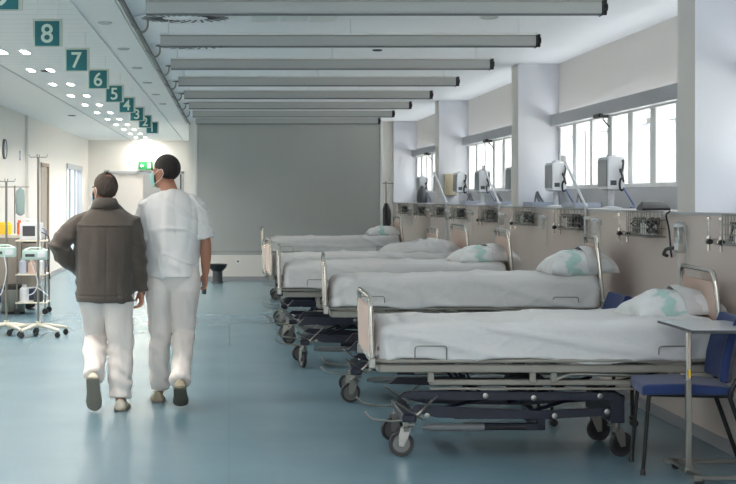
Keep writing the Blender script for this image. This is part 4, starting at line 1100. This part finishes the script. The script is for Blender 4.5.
def hair(parent, J, m, zmin, tuft=0.0, bald=0.0, name='hair'):
    T = Matrix.Translation(Vector(J['head'])) @ Matrix.Rotation(J['yaw'], 4, 'Z') @ Matrix.Rotation(J.get('pitch', 0), 4, 'X') @ Matrix.Diagonal((J['hs'], J['hs'], J['hs'], 1))
    g = MB(); bmesh.ops.create_icosphere(g.bm, subdivisions=6, radius=1)
    dl = []
    for v in g.bm.verts:
        n = v.co.copy()
        # nape lower at the back (+Y), hairline high in front (-Y)
        v.co = V(n.x * .0800, .014 + n.y * .0965, .026 + n.z * .0965)
        lim = zmin + (.075 if n.y < -.35 else (0.075 * max(0, (-n.y + .1) / .45) if n.y < .1 else 0))
        t = (v.co.z - lim)
        thick = min(1, max(0, t / .07)) ** .7
        rough = 1 + .02 * nz(n.x * 9, n.y * 9, n.z * 5) + .015 * nz(n.x * 25, n.y * 25, n.z * 12)
        c0 = V(0, .014, .026)
        v.co = c0 + (v.co - c0) * (rough * (.945 + .085 * thick))
        v.co = T @ v.co
    zl = J['head'][2]
    Ti = T.inverted()
    def ok(c):
        q = Ti @ c
        yy = q.y; lim = zmin + (.075 if yy < -.02 else (.075 * (.025 - yy) / .045 if yy < .025 else 0))
        if bald and (q - V(.0, .062, .10)).length < .026 + .008 * nz(q.x * 60, q.y * 60, 1): return False
        return q.z > lim - .012
    keep_by(g, ok)
    o = g.build(name, M[m], parent, angle=180)
    so = o.modifiers.new('s', 'SOLIDIFY'); so.thickness = .006; so.offset = -1
    if tuft:
        t = MB(); base = T @ V(.0, .02, .115)
        for k in range(7): t.tube([base + V(.004 * (k - 3), 0, -.015), base + V(.005 * (k - 3), -.004, .012), base + V(.006 * (k - 3) + .006, -.01, .03)], [.003, .0025, .0008], 5)
        t.build('hair_tuft', M[m], parent)
    return o
def face_bits(parent, J, mm):
    T = Matrix.Translation(Vector(J['head'])) @ Matrix.Rotation(J['yaw'], 4, 'Z') @ Matrix.Rotation(J.get('pitch', 0), 4, 'X') @ Matrix.Diagonal((J['hs'], J['hs'], J['hs'], 1))
    for s in (-1, 1):
        e = MB(); q = T @ V(s * .031, -.083, .0); e.sphere(q, .011); e.build('eye', M['paper'], parent)
        e = MB(); q = T @ V(s * .031, -.092, .0); e.sphere(q, .005); e.build('iris', M['dark'], parent)
        e = MB(); e.tube([T @ V(s * .015, -.096, .02), T @ V(s * .032, -.095, .026), T @ V(s * .048, -.086, .02)], .004, 6); e.build('eyebrow', M['hair_dark'], parent)
    g = MB(); rows = []
    for j in range(13):
        v = j / 12; z = -.012 - .092 * v; row = []
        for i in range(21):
            a = math.radians(-72 + 144 * i / 20)
            R = .076 - .006 * v; bul = .050 * math.cos(a) ** 2 * (1 - abs(v - .35) ** 1.5)
            row.append(T @ V(R * math.sin(a), -(.048 + .022 * math.cos(a)) - bul + .01 * (1 - math.cos(a)), z + .008 * math.cos(a) * (1 - v)))
        rows.append(row)
    g.loft(rows, closed=False); mk = g.build('face_mask', M[mm], parent, angle=180)
    so = mk.modifiers.new('s', 'SOLIDIFY'); so.thickness = .002
    for s in (-1, 1):
        MB().tube([T @ V(s * .070, -.055, -.02), T @ V(s * .080, -.01, .015), T @ V(s * .087, .022, .018), T @ V(s * .085, .034, -.01), T @ V(s * .078, .012, -.045), T @ V(s * .068, -.05, -.085)], .0018, 6).build('ear_loop', M['paper'], mk)
def shoe(parent, an, heel, toe, up, m, msole, L=.29):
    """heel/toe: ground-side points; up: upward normal"""
    heel = Vector(heel); toe = Vector(toe); d = (toe - heel).normalized(); up = (Vector(up) - d * Vector(up).dot(d)).normalized(); s = d.cross(up)
    def P(a, b, c): return heel + d * a * L + s * b + up * c
    prof = [(0, .033), (.05, .042), (.25, .043), (.45, .044), (.68, .052), (.85, .047), (.96, .030), (1.0, .012)]
    hts = [(0, .075), (.05, .09), (.25, .085), (.45, .072), (.68, .052), (.85, .042), (.96, .034), (1.0, .026)]
    g = MB(); rings = []
    for (a, w), (_, h) in zip(prof, hts):
        ring = []
        for k in range(20):
            t = 2 * PI * k / 20; b = math.cos(t) * w; c = .018 + (h - .018) * max(0, math.sin(t)) ** .8 if math.sin(t) > 0 else .018 + .010 * math.sin(t)
            ring.append(P(a, b * (1 - .25 * max(0, math.sin(t))), c))
        rings.append(ring)
    g.loft(rings); o = g.build('shoe', m, parent, angle=60)
    g = MB(); rings = []
    for a, w in prof:
        z0 = 0 if .0 < a < .95 else .004
        if .28 < a < .42: z0 = .006
        rings.append([P(a, -w * 1.06, .022), P(a, w * 1.06, .022), P(a, w * 1.06, z0), P(a, -w * 1.06, z0)])
    g.loft(rings); g.build('sole', msole, o, smooth=False)
    return o
def trousers(parent, J, hem, m, waist, legR, seed, wr=.0):
    g = MB(); px, py, pz = J['pelvis']
    g.ell([(px, py, pz - .13, .05, .05), (px, py, pz - .08, .14, .11), (px, py + .0, pz - .02, .183, .134), (px, py, pz + .08, .175, .125), (px, py, waist, .17, .12)], 28)
    for s in ('L', 'R'):
        hip, kn, an = [Vector(p) for p in J['leg' + s][:3]]
        h = hem[s]; end = kn + (an - kn) * h
        g.tube([hip + V(0, 0, .06), hip + V(0, 0, -.04), (hip + kn) / 2, kn, kn + (end - kn) * .5, end], legR, 22)
    def disp(c, n):
        a = nz(c.x * 5 + seed, c.y * 5, c.z * 7 + seed) * .013
        zz = c.z
        k = max(0, 1 - zz / .55)
        b = math.sin(c.z * 60 + 5 * nz(c.x * 6, c.y * 6, c.z * 3 + seed) + c.x * 24) * .0075 * k
        kn_ = math.exp(-((zz - .48) / .12) ** 2) * math.sin(c.z * 46 + c.x * 30 + 3 * nz(c.x * 5, seed, c.z * 5)) * .005
        f = max(0, nz(c.x * 14 + seed, c.y * 6, c.z * 2.2)) * .028
        se = math.exp(-((zz - J['pelvis'][2]) / .12) ** 2) * nz(c.x * 9, seed, zz * 10) * .006
        return a + b + kn_ + f + se
    return remesh(g, .007, 14, disp).build('trousers', m, parent, angle=180)

# ---- man in the jacket
D = math.radians
A = dict(head=(-.006, .02, 1.548), yaw=D(-145), pitch=0, hs=1.0, neck=(0, -.005, 1.43), chest=(0, 0, 1.18), pelvis=(.0, 0, .88),
         armL=[(-.175, 0, 1.35), (-.335, -.08, 1.14), (-.19, .05, .985)], armR=[(.175, 0, 1.35), (.225, -.02, 1.09), (.250, .03, .845)],
         hdL=(V(.7, .5, -.3), V(0, .5, 1), V(1, 0, 0), .5), hdR=(V(.03, .08, -1), V(-.3, 1, 0), V(-1, -.3, 0), .6),
         legL=[(-.085, 0, .84), (-.078, .17, .50), (-.068, -.15, .245)], legR=[(.085, 0, .84), (.10, .03, .47), (.105, .0, .09)],
         footL=(-.065, -.09, .10), footR=(.108, .14, .035))
a = person('person in a brown-grey jacket and white trousers walking away, one hand on the hip', (-.87, 10.55, 0), A)
trousers(a, A, dict(L=.97, R=1.0), M['trouser'], 1.0, [.10, .105, .096, .084, .080, .072], 3.0)
hair(a, A, 'hair_grey', -.062, tuft=1, bald=1)
face_bits(a, A, 'mask_blue')
shoe(a, None, (-.067, -.25, .25), (-.067, -.10, .015), (0, 1, .5), M['shoe'], M['sole'])
shoe(a, None, (.108, -.06, 0), (.115, .23, 0), (0, 0, 1), M['shoe'], M['sole'])
g = MB()
g.ell([(0, .0, .765, .205, .148), (0, 0, .80, .212, .155), (0, 0, 1.0, .205, .148), (0, 0, 1.2, .222, .150), (0, -.005, 1.30, .222, .138), (0, -.005, 1.365, .175, .105), (0, 0, 1.415, .115, .085), (0, 0, 1.455, .075, .07)], 36, 2.3)
for s in ('L', 'R'):
    sh, el, wr = [Vector(p) for p in A['arm' + s]]
    k = 1 if s == 'R' else -1
    g.tube([sh + V(-.07 * k, 0, .012), sh + V(.005 * k, 0, -.035), (sh + el) / 2, el + V(0, 0, .01), el + (wr - el) * .25, (el + wr) / 2, el + (wr - el) * 1.02], [.055, .074, .072, .066, .068, .060, .053], 18)
def disp(c, n):
    d = nz(c.x * 5 + 2, c.y * 5, c.z * 4) * .014 + max(0, nz(c.x * 11, c.y * 8, c.z * 2.6 + 7)) * .030
    if abs(c.x) > .2: d += math.sin(c.z * 62 + c.x * 20 + 3 * nz(c.x * 6, c.y * 6, c.z * 6)) * .005 * (1 if c.z < 1.25 else .3)
    if abs(c.x) < .2 and n.y < -.3:
        d -= .006 * math.exp(-((c.z - 1.29) / .006) ** 2) - .003 * math.exp(-((c.z - 1.30) / .01) ** 2)
        d -= .004 * math.exp(-((c.x - .02) / .006) ** 2) * (c.z < 1.29)
    d -= .005 * math.exp(-((c.z - .81) / .006) ** 2)
    return d
jk = remesh(g, .0065, 3, disp).build('jacket', M['jacket'], a, angle=180)
c = MB(); rows = []
for j, (z, rx, ry) in enumerate([(1.425, .088, .082), (1.46, .076, .072), (1.488, .070, .067), (1.486, .079, .076), (1.45, .096, .09), (1.415, .108, .098)]): rows.append(oval((0, -.002, z), rx, ry, -.12, 32))
c.loft(rows, cap=False); co_ = c.build('collar', M['jacket'], jk, angle=180); co_.modifiers.new('s', 'SOLIDIFY').thickness = .004

# ---- man in white scrubs
B = dict(head=(-.055, .02, 1.678), yaw=D(-118), pitch=0, hs=1.02, neck=(-.02, -.005, 1.53), chest=(-.01, 0, 1.28), pelvis=(.0, 0, .95),
         armL=[(-.19, 0, 1.45), (-.235, -.01, 1.17), (-.225, .04, .93)], armR=[(.18, 0, 1.45), (.235, -.01, 1.17), (.232, .04, .955)],
         hdL=(V(-.0, .1, -1), V(.3, 1, 0), V(1, -.2, 0), .5), hdR=(V(-.03, .08, -1), V(-.3, 1, 0), V(-1, -.3, 0), .75),
         legL=[(-.09, 0, .90), (-.10, .14, .50), (-.112, .25, .10)], legR=[(.09, 0, .90), (.075, .11, .52), (.06, -.23, .206)],
         footL=(-.115, .40, .04), footR=(.06, -.13, .08), handS=1.02)
b = person('person in white short-sleeved scrubs and green mask walking away, head turned left', (-.40, 10.72, 0), B)
trousers(b, B, dict(L=1.0, R=1.0), M['trouser'], 1.02, [.105, .110, .097, .080, .075, .070], 8.0)
hair(b, B, 'hair_dark', -.055)
face_bits(b, B, 'mask')
shoe(b, None, (-.118, .195, 0), (-.13, .49, 0), (0, 0, 1), M['shoe_tan'], M['sole'])
shoe(b, None, (.06, -.33, .17), (.06, -.085, .012), (0, .6, .8), M['shoe_tan'], M['sole_dark'])
g = MB()
g.ell([(0, 0, .93, .194, .152), (0, 0, .97, .192, .150), (0, 0, 1.12, .188, .142), (-.005, 0, 1.3, .205, .142), (-.008, 0, 1.42, .205, .128), (-.012, 0, 1.485, .165, .10), (-.018, 0, 1.525, .105, .08), (-.02, 0, 1.548, .07, .066)], 36, 2.2)
for k in (-1, 1):
    sh = V(.165 * k, 0, 1.435); en = V(.222 * k, -.005, 1.20)
    g.tube([sh + V(-.07 * k, 0, .02), sh + V(.01 * k, 0, -.015), (sh + en) / 2 + V(.01 * k, 0, 0), en], [.058, .070, .076, .086], 20)
def disp2(c, n):
    d = nz(c.x * 5 + 4, c.y * 5, c.z * 3.5) * .014 + max(0, nz(c.x * 10 + 3, c.y * 8, c.z * 1.8 + 2)) * .036 + max(0, .1 - abs(nz(c.x * 4 + c.z * 3, c.y * 3, c.z * 4 + 5))) * .07
    d += math.exp(-((c.z - 1.0) / .1) ** 2) * math.sin(c.z * 50 + c.x * 22 + 3 * nz(c.x * 5, c.y * 5, c.z * 5)) * .004
    return d
st = remesh(g, .0065, 3, disp2).build('scrub_top', M['scrub'], b, angle=180)
g = MB(); g.box((0, -.006, -.05), (.03, .014, .10), .005); o = g.build('dark_handset', M['dark'], None, (-.40 + .222, 10.72 + .075, .90)); tag(o, 'small dark handset held in the right hand of the scrubs wearer', 'handset')
# ------------------------------------------------------------------ light
w = bpy.data.worlds.new('world'); SC.world = w; w.use_nodes = True
bg = w.node_tree.nodes['Background']; bg.inputs[0].default_value = (.97, .985, 1.0, 1); bg.inputs[1].default_value = 2.3
def area(name, loc, size, power, col, rot=(0, 0, 0), portal=False, spread=None):
    l = bpy.data.lights.new(name, 'AREA'); l.shape = 'RECTANGLE'; l.size, l.size_y = size; l.energy = power; l.color = col
    if spread: l.spread = spread
    if portal: l.cycles.is_portal = True
    o = bpy.data.objects.new(name, l); COL.objects.link(o); o.location = loc; o.rotation_euler = rot
    return o
for (a, b) in bays:
    area('window_portal', (XW + .1, (a + b) / 2, (WB + WT) / 2), (WT - WB, b - a), 1, (1, 1, 1), (0, PI / 2, 0), portal=True)
area('window_portal', (0, YN - .12, 1.55), (XW - XL, 1.5), 1, (1, 1, 1), (PI / 2, 0, 0), portal=True)  # portal for the added glazing behind the camera
# lit corridor downlights
for j in range(-4, 11):
    for x in (-1.89, -2.1): area('downlight_lamp', (x, 13.9 + 2 * j, H - .02), (.06, .34), 9.0, (1, .95, .89), spread=2.5)
area('wall_spot_lamp', (-1.98, 35.7, 2.82), (.2, .2), 6, (1, .93, .84))
area('room_lamp', (-1.8, YC + 2.2, 2.8), (2, 2), 14, (1, .97, .92))
area('room_lamp', (XL - 1.1, 33.0, 2.8), (1.2, 3), 70, (.95, .97, 1))
# fill lights added at the ward ceiling, out of view behind the camera
for y in (-3.0, 0.0, 3.0):
    area('ward_fill', (.2, y, H - .02), (1.2, .6), 45, (.95, .97, 1))
SC.view_settings.exposure = 1.22

sl = bpy.data.lights.new('sun', 'SUN'); sl.energy = 8; sl.angle = .03; sl.color = (1, .96, .9)
so_ = bpy.data.objects.new('sun', sl); COL.objects.link(so_); so_.rotation_euler = Vector((.62, -.3, -.72)).to_track_quat('-Z', 'Y').to_euler()

# fill lamps added on top of the blind housings to brighten the ceiling
for (a, b) in bays:
    area('ceiling_fill', (XW - .045, (a + b) / 2, WT + .03), (.05, b - a - .1), 0.7 * (b - a), (.93, .96, 1), (0, PI - .75, 0), spread=2.4)
